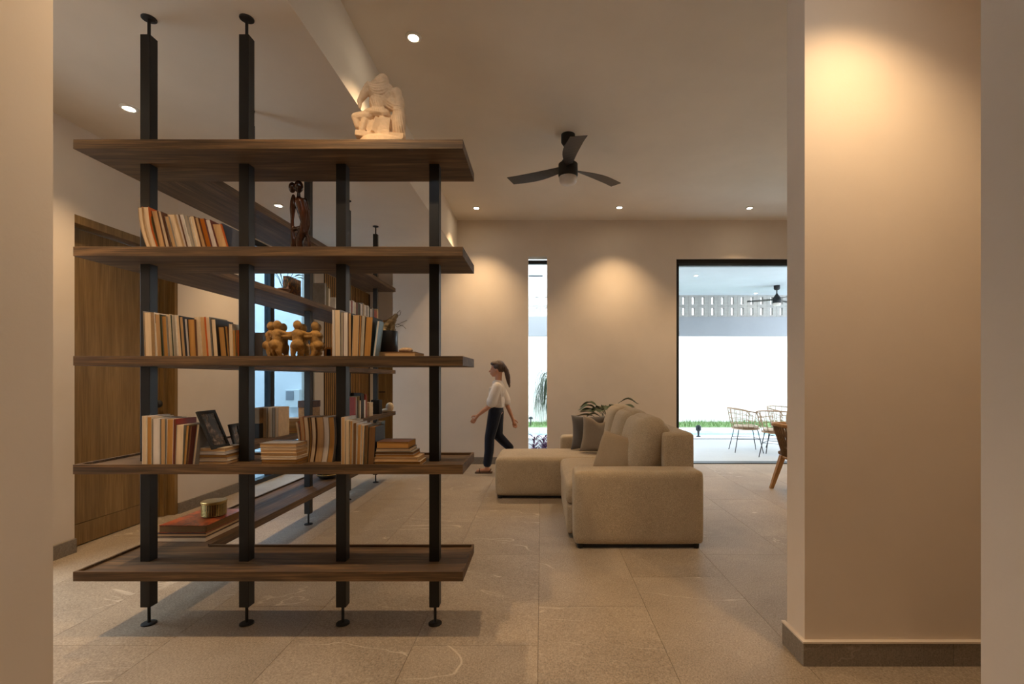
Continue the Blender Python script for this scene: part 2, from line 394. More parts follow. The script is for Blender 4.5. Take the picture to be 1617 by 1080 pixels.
# slit window
w2 = struct('window_2', MB().box(sx0, sx1, 7.36, 7.42, sz1-.09, sz1-.03).box(sx0, sx1, 7.36, 7.40, .12, .14), M_frame)
MB().box(sx0, sx1, 7.378, 7.384, .14, sz1-.09).build('pane', M_glass, w2, world=True)
# terrace opening
d3 = struct('door_3', MB().box(ox0, ox0+.062, 7.33, 7.43, 0, oz1).box(ox0, ox1, 7.31, 7.43, oz1-.06, oz1).box(ox1-.06, ox1, 7.33, 7.43, 0, oz1), M_blackm)
MB().box(ox0+.062, ox1-.06, 7.31, 7.40, oz1-.10, oz1-.06).build('head_track', M_frame, d3, world=True)
MB().box(ox0, ox1, YF, 7.43, -.004, .012).build('floor_track', M_frame, d3, world=True)
MB().box(4.3, 5.54, 7.365, 7.373, .03, 3.03).build('pane', M_glass, d3, world=True)

# outside ground
struct('floor_terrace', MB().box(1.2, 13, 7.45, 10.3, -.2, -.02), M_patio)
struct('floor_garden', MB().box(-1.0, 1.2, 7.45, 10.3, -.2, -.03), M_gravel)
struct('floor_coping', MB().box(-7, 13, 10.55, 11.0, -.2, -.015).box(-7, 13, 12.1, 12.75, -.2, -.01), M_ext)
tag(MB().box(-6.99, 12.99, 10.3, 10.55, -.2, -.02).build('gravel_strip', M_gravel, keep=True), 'strip of grey pebbles between terrace and pool', 'gravel', kind='stuff')
tag(MB().box(-6.99, 12.99, 11.0, 12.1, -.3, -.08).build('pool_water', M_water, keep=True), 'pale blue water in the narrow swimming pool', 'water')
gr = MB().box(-6.99, 12.99, 12.75, 14.29, -.2, .0)
for i in range(2600):
    x = R.uniform(-2, 8); y = R.uniform(12.76, 14.25); a = R.uniform(0, PI); hh = R.uniform(.03, .13)
    dx, dy = math.cos(a)*.012, math.sin(a)*.012
    gr.add([(x-dx, y-dy, 0), (x+dx, y+dy, 0), (x+R.uniform(-.03, .03), y+R.uniform(-.02, .02), hh)], [(0, 1, 2)])
tag(gr.build('grass', M_grass, keep=True), 'strip of green lawn at the foot of the white garden wall', 'grass', kind='stuff')
struct('wall_garden', MB().box(-7, 13.2, 14.3, 14.5, -.1, 3.2).box(13, 13.2, 7.45, 14.5, -.1, 3.2).box(-7.2, -7, 9.0, 14.3, -.1, 3.2), M_ext)
YB = 12.6
struct('trim_2', MB().box(-2.5, 9, YB, YB+.2, pz(530, YB), pz(500, YB)), M_grey)
sc_ = thing('block_screen', 'pierced pale concrete block screen above the grey beam outside', 'screen', (3, YB, pz(500, YB)))
bw, bh = .26, (pz(466, YB)-pz(500, YB))/2
q = MB(); a, b_ = bw/2, .036; z0, z1 = .045, bh-.045
for (x0, x1, zz0, zz1) in ((-a+.002, -b_, 0.002, bh-.002), (b_, a-.002, 0.002, bh-.002), (-b_, b_, 0.002, z0), (-b_, b_, z1, bh-.002)): q.box(x0, x1, 0, .12, zz0, zz1)
bmesh_block = q.mesh('concrete_block')
for rr in range(2):
    for i in range(-17, 20):
        link('concrete_block', bmesh_block, M_concr, sc_, (px(1080, YB)-3+bw*i, .02, bh*rr))
struct('ceiling_terrace', MB().box(1.6, 7.6, 7.45, YB+.3, pz(466, YB), pz(466, YB)+.25), plaster('terrace_ceiling', (196, 198, 202)))
ZT = pz(466, YB)
# neighbouring house seen through the slit
nb = thing('neighbour_house', 'white house with a small grey window seen through the slit window', 'building', (0, 17, 0))
MB().box(-6, 3, 17, 20, 0, 4.55).box(-6, 3, 16.6, 17, 5.0, 5.35).box(-6, 3, 17, 20, 4.55, 7).build('wall', M_ext, nb, world=True)
MB().box(px(835, 17), px(857, 17), 16.96, 17.02, pz(437, 17), pz(426, 17)).build('window', M_frame, nb, world=True)
MB().box(-6, 3, 16.94, 17.0, pz(468, 17), pz(466, 17)).build('ledge', M_grey, nb, world=True)

# ------------------------------------------------------------------ downlights
dl = None
def lamp(x, y, z, pw, label, size=98, blend=1, rad=.03):
    global dl
    if dl is None:
        dl = thing('downlight', label, 'ceiling light', (x, y, z), 0, 'recessed ceiling downlights')
        MB().lathe([(.034, -.002), (.034, -.010), (.046, -.012), (.054, -.006), (.054, 0), (.04, 0)], seg=28).build('trim_ring', M_white, dl, smooth=True)
        MB().lathe([(.0335, -.001), (.0335, -.006), (.02, -.008)], seg=24).build('lens', M_lamp, dl)
        t = dl
    else:
        t = copy_tree(dl); t.location = (x, y, z); t['label'] = label
    L = bpy.data.lights.new('lamp', 'SPOT'); L.energy = pw*LP; L.color = LAMP; L.spot_size = math.radians(120 if y < 1.9 else size); L.spot_blend = blend; L.shadow_soft_size = rad
    lo = bpy.data.objects.new('lamp', L); C.objects.link(lo); lo.location = (x, y, z-.03)
    lo.parent = None
    return t
lamp(-.904, 3.356, ZC2, 90, 'lit round downlight in the high ceiling, above the white statue')
lamp(-.92, 6.71, ZC2, 90, 'lit round downlight over the back wall, left of the ceiling fan')
lamp(1.097, 6.69, ZC2, 90, 'lit round downlight over the back wall, right below the ceiling fan')
lamp(2.94, 6.71, ZC2, 90, 'lit round downlight over the terrace opening')
lamp(-2.91, 3.35, ZC1, 60, 'lit round downlight in the low ceiling, left of the first shelf post')
lamp(-2.895, 5.23, ZC1, 60, 'lit round downlight in the low ceiling, seen between the top two shelves')
# more of the same lamps outside the frame, most added for warm light
for (x, y, z, p) in ((-2.9, 1.75, ZC1, 60), (-.95, 1.75, ZC1, 60), (1.36, 1.74, ZC1, 46), (-2.9, 8.3, ZC1, 40), (4.6, 3.3, ZC2, 90), (4.8, 5.6, ZC2, 90), (2.9, 3.6, ZC2, 60), (0, -.8, 2.9, 50), ):
    lamp(x, y, z, p, 'lit round downlight outside the picture, at %.1f m across and %.1f m deep' % (x, y))
for (x, y, l) in ((3.32, 10.2, 'downlight in the terrace ceiling, upper left in the opening'), (5.55, 12.3, 'downlight in the terrace ceiling, beside the outdoor fan')):
    t = copy_tree(dl); t.location = (x, y, ZT); t['label'] = l; t['group'] = 'terrace downlights'

# ------------------------------------------------------------------ the shelf unit
SF, SB, SXL, SXR, LX, LE = 2.332, 2.722, -2.30, -.386, -1.90, 6.19
YP = 2.52
unit = thing('shelving_unit', 'L-shaped walnut shelving unit on black steel posts dividing the room', 'shelving', (-1.9, 2.52, 0))
tops = [2.476, 1.949, 1.4115, .878, .352]; TH = .047
FLOORZ = {}
for i, z in enumerate(tops):
    def plank(x0, x1, y0, y1, m, tray):
        if not tray:
            MB().box(x0, x1, y0, y1, z-TH, z).build('shelf', m, unit, world=True, bevel=.0015); FLOORZ[i] = z
        else:
            o = MB().box(x0, x1, y0, y1, z-TH, z-.012).build('shelf', m, unit, world=True); FLOORZ[i] = z-.012
            return o
    tray = i > 2
    a = plank(SXL, SXR, SF, SB, M_walX, tray); b = plank(SXL, LX, SB+.001, LE, M_walY, tray)
    if tray:
        l = .012; zl, zh = z-.012, z
        MB().box(SXL, SXR, SF, SF+l, zl, zh).box(SXR-l, SXR, SF+l, SB, zl, zh).box(LX+.0, SXR-l, SB-l, SB, zl, zh).box(SXL, SXL+l, SF+l, SB, zl, zh).build('lip', M_walX, a, world=True)
        MB().box(SXL, SXL+l, SB+.001, LE, zl, zh).box(LX-l, LX, SB+.001, LE, zl, zh).box(SXL+l, LX-l, LE-l, LE, zl, zh).build('lip', M_walY, b, world=True)
def post(x, y, ztop):
    o = MB().box(x-.026, x+.026, y-.026, y+.026, .098, ztop if ztop < 3 else 3.11).build('post', M_black, unit, world=True, bevel=.002)
    MB().lathe([(.035, 0), (.035, .006), (.030, .009), (.0075, .010), (.0075, .098)], (x, y, 0), 24).build('foot', M_blackm, o, world=True, smooth=False)
    if ztop > 3:
        MB().lathe([(.0075, 3.11), (.0075, ZC1-.010), (.030, ZC1-.009), (.035, ZC1-.006), (.035, ZC1)], (x, y, 0), 24).build('ceiling_fixing', M_blackm, o, world=True)
POSTX = [-2.082, -1.5635, -1.0536, -.564]
for x in POSTX: post(x, YP, 3.2 if x < XS else tops[0]-TH)
for k in range(1, 5): post(-2.08, YP+.86*k, 3.2)

# ------------------------------------------------------------------ books
def pages(name, c):
    g = N(name); c = lin(c)
    n = g.noise(g.coords((900, 6, 6), rnd=9), 1, 2); n2 = g.noise(g.coords((60, 4, 4), rnd=5), 1, 3)
    a = g.n('ShaderNodeMix', data_type='FLOAT'); a.inputs[0].default_value = .5; g.l(n, a.inputs[2]); g.l(n2, a.inputs[3])
    g.l(g.ramp(a.outputs[0], [(.34, mul(c, .72)), (.6, c)]), g.b.inputs['Base Color']); g.b.inputs['Roughness'].default_value = .9
    g.b.inputs['Specular IOR Level'].default_value = .15; return g.m
PG = {'c': pages('cream_pages', (228, 204, 172)), 'w': pages('white_pages', (226, 216, 208)), 't': pages('tan_pages', (206, 168, 122)),
      'o': pages('ochre_pages', (186, 138, 78)), 'g': pages('grey_pages', (176, 166, 152)), 'r': pages('rust_pages', (184, 108, 36)), 'd': pages('dark_pages', (120, 88, 56))}
PGN = {'c': 'cream', 'w': 'white', 't': 'tan', 'o': 'ochre', 'g': 'greyish', 'r': 'rust orange', 'd': 'brown'}
CV = {}
COL = {'white': (222, 214, 204), 'cream': (212, 196, 170), 'grey': (140, 134, 128), 'black': (28, 28, 30), 'green': (52, 62, 44), 'olive': (110, 98, 62), 'red': (140, 52, 44),
       'orange': (196, 96, 36), 'blue': (150, 178, 192), 'brown': (96, 62, 42), 'tan': (178, 148, 110), 'navy': (40, 48, 66), 'maroon': (90, 40, 36), 'teal': (62, 84, 84)}
def cover(c):
    if c not in CV: CV[c] = plain('cover_'+c, COL[c], .5, .14, 30)
    return CV[c]
bmcache = {}
def book_mesh(t, h, d, lean, bulge, c):
    key = tuple(round(v, 4) for v in (t, h, d, lean, bulge, c))
    if key in bmcache: return bmcache[key]
    n = 7 if bulge else 1
    def off(z): return lean*z/h+bulge*math.sin(PI*min(1, max(0, z/h)))
    prof = [(-t/2, 0), (-t/2+c, 0), (-t/2+c, d-c), (t/2-c, d-c), (t/2-c, 0), (t/2, 0), (t/2, d), (-t/2, d)]
    vs = []; fs = []
    for k in range(n+1):
        z = h*k/n; vs += [(x+off(z), y, z) for x, y in prof]
    for k in range(n):
        for j in range(8): fs.append((k*8+j, k*8+(j+1) % 8, (k+1)*8+(j+1) % 8, (k+1)*8+j))
    for b in (0, n*8): fs += [(b, b+1, b+2, b+7), (b+2, b+3, b+6, b+7), (b+3, b+4, b+5, b+6)]
    cm = MB().add(vs, fs).mesh('cover')
    vs = []; fs = []; e = .0015; y0 = .0025
    for k in range(n+1):
        z = e+(h-2*e)*k/n; vs += [(x+off(z), y, z) for x, y in ((-t/2+c, y0), (t/2-c, y0), (t/2-c, d-c), (-t/2+c, d-c))]
    for k in range(n):
        for j in range(4): fs.append((k*4+j, k*4+(j+1) % 4, (k+1)*4+(j+1) % 4, (k+1)*4+j))
    fs += [(0, 1, 2, 3), (n*4, n*4+1, n*4+2, n*4+3)]
    pm = MB().add(vs, fs).mesh('pages')
    bmcache[key] = (cm, pm); return cm, pm
def book(loc, t, h, d, label, group, cv='cream', pg='c', lean=0, bulge=0, rot=(0, 0, 0), hard=False):
    o = thing('book', label, 'book', loc, 0, group); o.rotation_euler = rot
    cm, pm = book_mesh(t, h, d, lean, bulge, min(.0028 if hard else .0014, t*.25))
    a = link('cover', cm.copy(), cover(cv), o); b = link('pages', pm.copy(), PG[pg], o)
    return o
ORD = ['first', 'second', 'third', 'fourth', 'fifth', 'sixth', 'seventh', 'eighth', 'ninth', 'tenth', 'eleventh', 'twelfth', 'thirteenth', 'fourteenth', 'fifteenth', 'sixteenth', 'seventeenth', 'eighteenth', 'nineteenth', 'twentieth', 'twenty-first', 'twenty-second', 'twenty-third', 'twenty-fourth']
def row(z, Yf, d, items, where, group, bulge=0):
    """items: left px, right px, top y px, lean px, page tone, cover, [depth]"""
    Y0, Y1 = Yf if isinstance(Yf, tuple) else (Yf, Yf); xa, xb = items[0][0], items[-1][1]
    for i, it in enumerate(items):
        Yf = Y0+(Y1-Y0)*(it[0]-xa)/(xb-xa); s = 750/Yf
        x0, x1, ty, ln, pg, cv = it[:6]; dd = it[6] if len(it) > 6 else d; bu = it[7] if len(it) > 7 else bulge
        t = (x1-x0)/s-.0006; hgt = pz(ty, Yf)-z
        book((px((x0+x1)/2, Yf), Yf+R.uniform(0, .006), z), t, hgt, dd, f'{PGN[pg]}-paged {cv}-covered book, {ORD[i]} from left in {where}', group, cv, pg, ln/s, bu/s)
def stack(x0s, Yf, z, where, group, d=.14):
    """items bottom to top: left px, right px, height px, pages, cover"""
    s = 750/Yf
    for i, (x0, x1, hh, pg, cv) in enumerate(x0s):
        t = hh/s; n_ = len(x0s)
        pos = 'bottom' if i == 0 else ('top' if i == n_-1 else ORD[i]+' from the bottom')
        book((px(x0, Yf), Yf+R.uniform(0, .004), z+t/2), t-.0004, (x1-x0)/s, d, f'{PGN[pg]}-paged {cv}-covered book lying {pos} in {where}', group, cv, pg, rot=(0, PI/2, R.uniform(-.02, .02)))
        z += t
F2, F3, F4, F5 = FLOORZ[1], FLOORZ[2], FLOORZ[3], FLOORZ[4]
YB1 = 2.346
row(F2, (YB1, 2.478), .142, [
    (230.6, 236.7, 326.7, -13.7, 'c', 'tan', .142, -3), (236.8, 247.3, 326, -14, 'c', 'orange', .142, -3), (247.4, 250.6, 330, -15, 'd', 'olive', .142, -2), (250.7, 260, 332, -13.5, 't', 'brown'),
    (260.1, 268, 333, -15, 'c', 'brown'), (268.1, 272.4, 340.5, -15, 'g', 'brown'), (272.5, 279, 341, -13.5, 't', 'grey'), (279.1, 290.2, 338, -15.5, 'c', 'tan'),
    (290.5, 296.3, 338, -15, 'w', 'brown'), (296.4, 302.5, 338, -15, 'w', 'white'), (302.6, 308, 340, -13, 'g', 'grey'), (308.1, 312.5, 342, -13, 'c', 'white'), (313, 319.7, 341, -14, 'c', 'brown'),
    (320, 327, 343, -15, 't', 'brown'), (327.5, 335.3, 344, -14, 'r', 'maroon'), (336, 345.3, 346, -15, 'w', 'maroon'), (347, 361, 353, -14, 't', 'orange'), (361.6, 364.6, 352, -14, 'd', 'navy')],
    'the leaning row, second shelf', 'leaning books on the second shelf')
row(F3, (YB1, 2.488), .142, [
    (226.5, 228.8, 491, -2, 'g', 'grey'), (228.9, 240.4, 493, -2.5, 'c', 'tan'), (240.5, 246, 493, -4, 'w', 'white'), (246.6, 254.8, 496, -3.5, 't', 'green'), (255, 258.2, 497, -4, 'd', 'green'),
    (258.3, 265.8, 499, -4, 'o', 'grey'), (265.9, 271.2, 496, -4, 'c', 'cream'), (271.3, 273.4, 497, -4, 'd', 'green'), (273.5, 279.5, 497, -4, 'g', 'white'), (279.6, 286.4, 498, -5, 'c', 'black'),
    (287, 293.2, 500, -5, 't', 'navy'), (293.3, 298.6, 503, -4.5, 'w', 'black'), (299, 309.6, 504, -3, 'o', 'brown'), (310.8, 318, 500, -4.5, 'c', 'cream'), (318.1, 326.8, 500, -5, 't', 'orange'),
    (327.5, 334.3, 500, -4.5, 'c', 'grey'), (334.4, 337, 502, -5, 'g', 'olive'), (337.1, 344.6, 504, -4.5, 'c', 'black'), (347.4, 357, 516, -4.5, 'o', 'black'), (357.1, 361.8, 515, -4, 'o', 'brown'),
    (362.4, 367.2, 511, -1.5, 'c', 'cream'), (367.3, 372.4, 521, -1.5, 'o', 'olive'), (372.6, 375.6, 521, -.5, 'd', 'orange')],
    'the left row, middle shelf', 'books in the left row on the middle shelf')
row(F4, YB1, .142, [
    (224, 231.5, 657, 0, 'c', 'white', .15), (231.6, 239, 658.5, 0, 'o', 'cream'), (240.4, 252.8, 661, 0, 'w', 'grey'), (252.9, 260.3, 661.5, 0, 't', 'grey'), (261, 271.3, 662, 1, 'o', 'white'),
    (272, 275.2, 662, 1, 'd', 'red'), (275.6, 287.7, 671, 2, 'c', 'grey'), (288, 292.6, 672, 5, 'o', 'olive'), (292.8, 296.4, 673, 6, 'd', 'maroon')],
    'the leftmost row, fourth shelf', 'upright books at the left end of the fourth shelf')
book((px(298.5, YB1), YB1+.03, F4), .012, .205, .12, 'grey booklet leaning with its printed cover showing, on the fourth shelf', 'upright books at the left end of the fourth shelf', 'grey', 'c', .024)
YS = 2.36
stack([(295.5, 357, 5, 't', 'brown'), (295, 357, 5.5, 'c', 'white'), (296, 357, 5, 'o', 'brown'), (297.5, 356, 5, 'w', 'grey'), (297.5, 355, 5.7, 't', 'cream')][0:], 2.40, F4, 'the low stack under the picture frames', 'stacked books under the picture frames', .14)
stack([(412, 468.6, 5, 't', 'tan'), (412, 468.6, 5.5, 'o', 'brown'), (411.5, 468.4, 4.5, 'c', 'white'), (411, 468.2, 5.5, 't', 'tan'), (411, 468, 5.4, 't', 'cream'), (410.5, 467.8, 4, 'c', 'tan'), (409.5, 467.5, 6, 't', 'grey')],
      YS, F4, 'the seven-book stack beside the second post', 'stacked books beside the second post', .14)
row(F4, 2.465, .15, [
    (469, 471.6, 666, -2.5, 'c', 'cream'), (471.8, 478.2, 659, -.6, 't', 'orange'), (478.4, 484.9, 659, 0, 'c', 'tan'), (485, 488, 659.5, 1.5, 'o', 'brown'), (488.2, 495, 659, 2, 'c', 'brown'), (495.4, 506.6, 659, 2.5, 't', 'brown'),
    (506.8, 514.9, 658.5, 2.5, 'w', 'cream'), (515.1, 524, 659, 2.5, 'o', 'grey')], 'the bowed row left of the third post', 'bowed books left of the third post', 3)
row(F4, YS, .14, [
    (538.4, 544.3, 659, 0, 't', 'white'), (544.8, 550.3, 664, 0, 'c', 'cream'), (551.3, 555.2, 665, 1.2, 'o', 'cream'), (556, 562, 668, 1, 'd', 'white'), (562.4, 568.2, 671, 2, 'o', 'white'), (569, 572.8, 672, 2.5, 't', 'white'),
    (573.8, 579.2, 672, 2.5, 'd', 'olive'), (579.8, 590.6, 674, 2.6, 'd', 'black')], 'the row right of the third post', 'books right of the third post on the fourth shelf')
stack([(590, 663, 7, 'o', 'cream'), (590, 660, 7, 't', 'tan'), (592, 653, 4, 'o', 'tan'), (592, 652, 4.5, 'd', 'grey'), (593.5, 647, 5.5, 'c', 'black'), (594.5, 645, 10.5, 'o', 'brown')],
      YS, F4, 'the six-book stack by the right end', 'stacked books by the right end', .13)
o = book((px(598, 2.60), 2.60, F4), .03, .2, .06, 'blue-grey marbled book standing behind the black one on the fourth shelf', 'books right of the third post on the fourth shelf', 'teal', 'g')
row(F3, YB1, .143, [
    (524.4, 528.4, 489, 0, 'w', 'white'), (528.5, 537.6, 489, -.5, 'c', 'grey'), (537.8, 541.6, 493, 0, 'g', 'grey'), (541.7, 549.4, 493, 0, 'w', 'maroon'), (549.6, 554.4, 494, 0, 't', 'black'), (555.2, 564.6, 497, 2, 't', 'cream'),
    (564.8, 568, 498, 2, 'o', 'brown'), (568.2, 573, 498, 3, 'g', 'cream'), (573.4, 584.6, 500, 4, 'o', 'black')], 'the right row, middle shelf', 'books in the right row on the middle shelf')
book((px(590.5, 2.35), 2.350, F3), .010, .175, .068, 'pale blue book leaning against the row left of the black pot', 'books in the right row on the middle shelf', 'blue', 'w', .022)
YK = 2.40
stack([(587, 655, 8, 't', 'brown')], YK, F3, 'under the black pot on the middle shelf', None, .19)
bpy.data.objects['book'].name = 'book'
for o in C.objects:
    if o.get('label', '').startswith('tan-paged brown-covered book lying bottom in under'): o['label'] = 'tan-paged book lying flat under the black pot'; 
# long leg, lowest tray: big art books
def flatbook(x0, x1, y0, d, z, t, label, group, cv, pg, rz=0):
    return book((x0, y0, z+t/2), t, x1-x0, d, label, group, cv, pg, rot=(0, PI/2, rz), hard=True)
Yr = 2.79
flatbook(-2.268, -1.974, Yr, .36, F5, .030, 'cream-edged large book with brown cover lying lowest on the bottom shelf', 'large books on the bottom shelf', 'brown', 'c')
flatbook(-2.268, -1.974, Yr, .36, F5+.0305, .020, 'large book with black cover lying between the red one and the cream-edged one', 'large books on the bottom shelf', 'black', 't', .01)
rb = flatbook(-2.255, -1.974, Yr+.01, .36, F5+.051, .044, 'large rust-red art book lying under the brass jar', 'large books on the bottom shelf', 'orange', 'd', 0)
def redcover():
    g = N('rust_art_cover'); v = g.coords(); n = g.noise(v, 14, 5, .7, 1)
    g.l(g.ramp(n, [(.38, lin((44, 30, 26))), (.47, lin((150, 62, 30))), (.62, lin((176, 84, 40))), (.72, lin((190, 150, 96)))]), g.b.inputs['Base Color']); g.b.inputs['Roughness'].default_value = .3
    return g.m
rb.children[0].data.materials[0] = redcover()
# jar
zj = F5+.0955; jx, jy = px(338, 3.01), 3.01
jt = thing('lidded_jar', 'small round woven brass jar with flat lid on the rust-red book', 'jar', (jx, jy, zj))
MB().lathe([(.055, 0), (.062, .01), (.066, .05), (.066, .078)], (0, 0, 0), 32).build('bowl', M_blackm, jt, smooth=True)
mb = MB()
for k in range(32):
    a = 2*PI*k/32
    mb.box(-.0014, .0014, -.001, .003, .006, .076, Matrix.Rotation(a, 4, 'Z') @ Matrix.Translation((0, -.067, 0)))
for k in range(9):
    zz = .008+.0085*k; mb.tube([(.0675*math.cos(2*PI*j/32), .0675*math.sin(2*PI*j/32), zz) for j in range(33)], .0014, 5)
tag(mb.build('weave', M_gold, jt), kind='stuff')
MB().lathe([(.066, .078), (.070, .080), (.071, .090), (.068, .094), (.01, .096)], (0, 0, 0), 32).build('lid', M_gold, jt)
# brass bowl further back
bt = thing('bowl', 'shallow dark bowl with brass rim far back on the bottom shelf', 'bowl', (px(517, 4.58), 4.58, F5))
MB().lathe([(.04, 0), (.075, .012), (.098, .04), (.095, .043), (.07, .018), (.0, .014)], (0, 0, 0), 32).build('body', M_blackm, bt, smooth=True)
MB().tube([(.097*math.cos(2*PI*j/32), .097*math.sin(2*PI*j/32), .043) for j in range(33)], .004, 6).build('rim', M_gold, bt, smooth=True)
for k in range(3):
    tag(MB().ball((px(517, 4.58)-.03+.03*k, 4.58+.02*(k % 2), F5+.048), .024, 12, 8).build('ornament', M_gold, smooth=True), f'small brass ball in the dark bowl, {ORD[k]} from the left', 'ornament', 'brass balls in the bowl')

# ------------------------------------------------------------------ things on the long leg
# second shelf: row of books with their spines out
y = 4.93; n = 0; pal = ['white', 'red', 'white', 'cream', 'maroon', 'green', 'black', 'white', 'grey', 'tan', 'white', 'grey', 'white', 'green', 'white', 'grey', 'navy', 'red', 'red', 'tan']
for n, cv in enumerate(pal):
    t = R.uniform(.03, .055); hh = R.uniform(.165, .20)
    book((-2.135, y+t/2, F2), t, hh, .14, f'{cv}-spined book, {ORD[n]} from near end of the far row, second shelf', 'far row of books on the second shelf', cv, 'c', rot=(0, 0, -PI/2)); y += t+.001
def spinebox(x0, x1, y0, y1, z, h, label, group, cv, pg='c'):
    return book(((x0+x1)/2, y0, z), x1-x0, h, y1-y0, label, group, cv, pg, hard=True)
o = book((px(450.5, 4.12), 4.34, F2), .05, .245, .21, 'thick rust and dark gold art book standing by the window, second shelf', 'books by the window on the second shelf', 'orange', 'd', rot=(0, 0, PI), hard=True)
def goldcover():
    g = N('gilt_art_cover'); v = g.coords(); n = g.noise(v, 22, 5, .7, 1)
    g.l(g.ramp(n, [(.42, lin((34, 24, 20))), (.55, lin((120, 66, 28))), (.7, lin((196, 140, 60)))]), g.b.inputs['Base Color']); g.b.inputs['Roughness'].default_value = .3
    return g.m
o.children[0].data.materials[0] = goldcover()
for k, (x, yy, hh, cv) in enumerate(((-2.14, 4.40, .235, 'grey'), (-2.14, 4.44, .21, 'olive'), (-2.14, 4.48, .2, 'cream'), (-2.14, 4.62, .14, 'white'), (-2.14, 4.655, .11, 'tan'))):
    book((x, yy, F2), .03, hh, .14, f'small {cv} book, {ORD[k]} behind the gilt art book, second shelf', 'books by the window on the second shelf', cv, 'c', rot=(0, 0, -PI/2))
bx = MB().box(px(522, 4.75), px(530.5, 4.75), 4.72, 4.84, F2, F2+.11).build('box', plain('beige_card', (176, 150, 118), .8), bevel=.003); tag(bx, 'small beige box in front of the far book row, second shelf', 'box')
# small plant behind the second post
pt = thing('potted_plant', 'small dark-leaved plant in a clay pot beside the window, second shelf', 'plant', (-2.06, 3.80, F2))
MB().lathe([(.03, 0), (.045, .07), (.048, .07), (.044, .06)], (0, 0, 0), 20).build('pot', plain('clay_pot', (130, 100, 80), .8), pt, smooth=True)
def blade(mb, base, dirx, diry, L, h, wd, droop, n=6, twist=0):
    vs = []; d = Vector((dirx, diry, 0)).normalized(); sd = Vector((-d.y, d.x, 0))
    for i in range(n+1):
        t = i/n; p = Vector(base)+d*L*t+Vector((0, 0, h*math.sin(min(1, t*1.05)*PI*droop)))
        ww = wd*(math.sin(PI*min(.98, .12+t*.88))**.8); vs += [p-sd*ww, p+Vector((0, 0, -ww*.3)), p+sd*ww]
    fs = []
    for i in range(n): a = i*3; fs += [(a, a+1, a+4, a+3), (a+1, a+2, a+5, a+4)]
    mb.add(vs, fs)
for k in range(9):
    mb = MB(); a = k*2.4; mb.tube([(0, 0, .05), (math.cos(a)*.04, math.sin(a)*.04, .15), (math.cos(a)*.09, math.sin(a)*.09, .17+.04*(k % 3))], .0022, 5)
    blade(mb, (math.cos(a)*.09, math.sin(a)*.09, .17+.04*(k % 3)), math.cos(a), math.sin(a), .07, .012, .016, .9); mb.build('leaf', M_leaf, pt)
# middle shelf, behind the ring of figures
tag(MB().box(px(401, 2.85), px(415.5, 2.85), 2.84, 2.96, F3, F3+.15).build('box', M_blackm, bevel=.003), 'tall black box beside the second post, middle shelf', 'box') if False else None
bk = book((px(408.5, 2.60), 2.60, F3), .046, .142, .11, 'thick black book standing between second post and clay figures', None, 'black', 'g'); 
bsk = thing('wire_basket', 'small white wire basket behind the clay figures on the middle shelf', 'basket', (-2.05, 3.55, F3))
mb = MB()
for k in range(7): mb.tube([(x_*.09, y_*.09, .01+.018*k) for x_, y_ in ((-1, -1), (1, -1), (1, 1), (-1, 1), (-1, -1))], .002, 5)
mb.build('wires', M_white, bsk)
MB().box(-.09, .09, -.09, .09, 0, .006).build('base', M_white, bsk)
fr = thing('picture_frame', 'tiny orange wooden frame beside the clay figures, middle shelf', 'picture frame', (px(519, 2.62), 2.62, F3))
fx, fy, fz = fr.location
MB().box(-.022, -.012, 0, .012, 0, .062).box(.012, .022, 0, .012, 0, .062).box(-.012, .012, 0, .012, .052, .062).box(-.012, .012, 0, .012, 0, .008).build('frame', plain('orange_wood', (170, 108, 40), .5), fr)
MB().box(-.012, .012, .008, .011, .008, .052).build('picture', M_blackm, fr)
# fourth shelf of the long leg
Z4 = F4
for k, (cv, t) in enumerate((('tan', .022), ('white', .014), ('cream', .028), ('olive', .02), ('tan', .024))):
    book((px(418, 3.52)+[0, .023, .038, .067, .088][k]+t/2, 3.50, Z4), t, .222, .15, f'speckled {cv} book, {ORD[k]} from left, short row behind the seven-book stack', 'speckled books behind the seven-book stack', cv, 'g' if k % 2 else 'c')
t = thing('box', 'dark lacquered box with a brown lid behind the second post, fourth shelf', 'box', (px(410, 3.52), 3.55, Z4))
MB().box(-.034, .033, -.09, .09, 0, .107).build('body', M_blackm, t, bevel=.003); MB().box(-.036, .035, -.092, .092, .107, .22).build('lid', plain('brown_board', (130, 100, 68), .7), t, bevel=.003)
z = Z4; k = 0
for (tt, wd, cv) in ((.016, .125, 'black'), (.02, .11, 'orange'), (.014, .115, 'brown'), (.014, .12, 'brown'), (.014, .125, 'tan'), (.016, .132, 'tan'), (.014, .14, 'tan'), (.012, .15, 'cream')):
    book((-1.98-wd/2, 3.75, z+tt/2), tt-.0004, wd, .13, f'{cv} book, {ORD[k]} from bottom in the flaring stack by the glazing', 'flaring stack of books by the glazing', cv, 'o', rot=(0, PI/2, 0)); z += tt; k += 1
t = thing('treasure_box', 'small brown decorated wooden box behind the bowed books, fourth shelf', 'box', (px(488, 4.4), 4.42, Z4))
MB().box(-.075, .06, -.07, .07, 0, .17).build('body', plain('brown_print', (150, 112, 66), .6, .3, 40), t, bevel=.003); MB().box(-.078, .063, -.073, .073, .171, .232).build('lid', plain('dark_print', (66, 38, 28), .5, .5, 30), t, bevel=.003)
y = 4.95
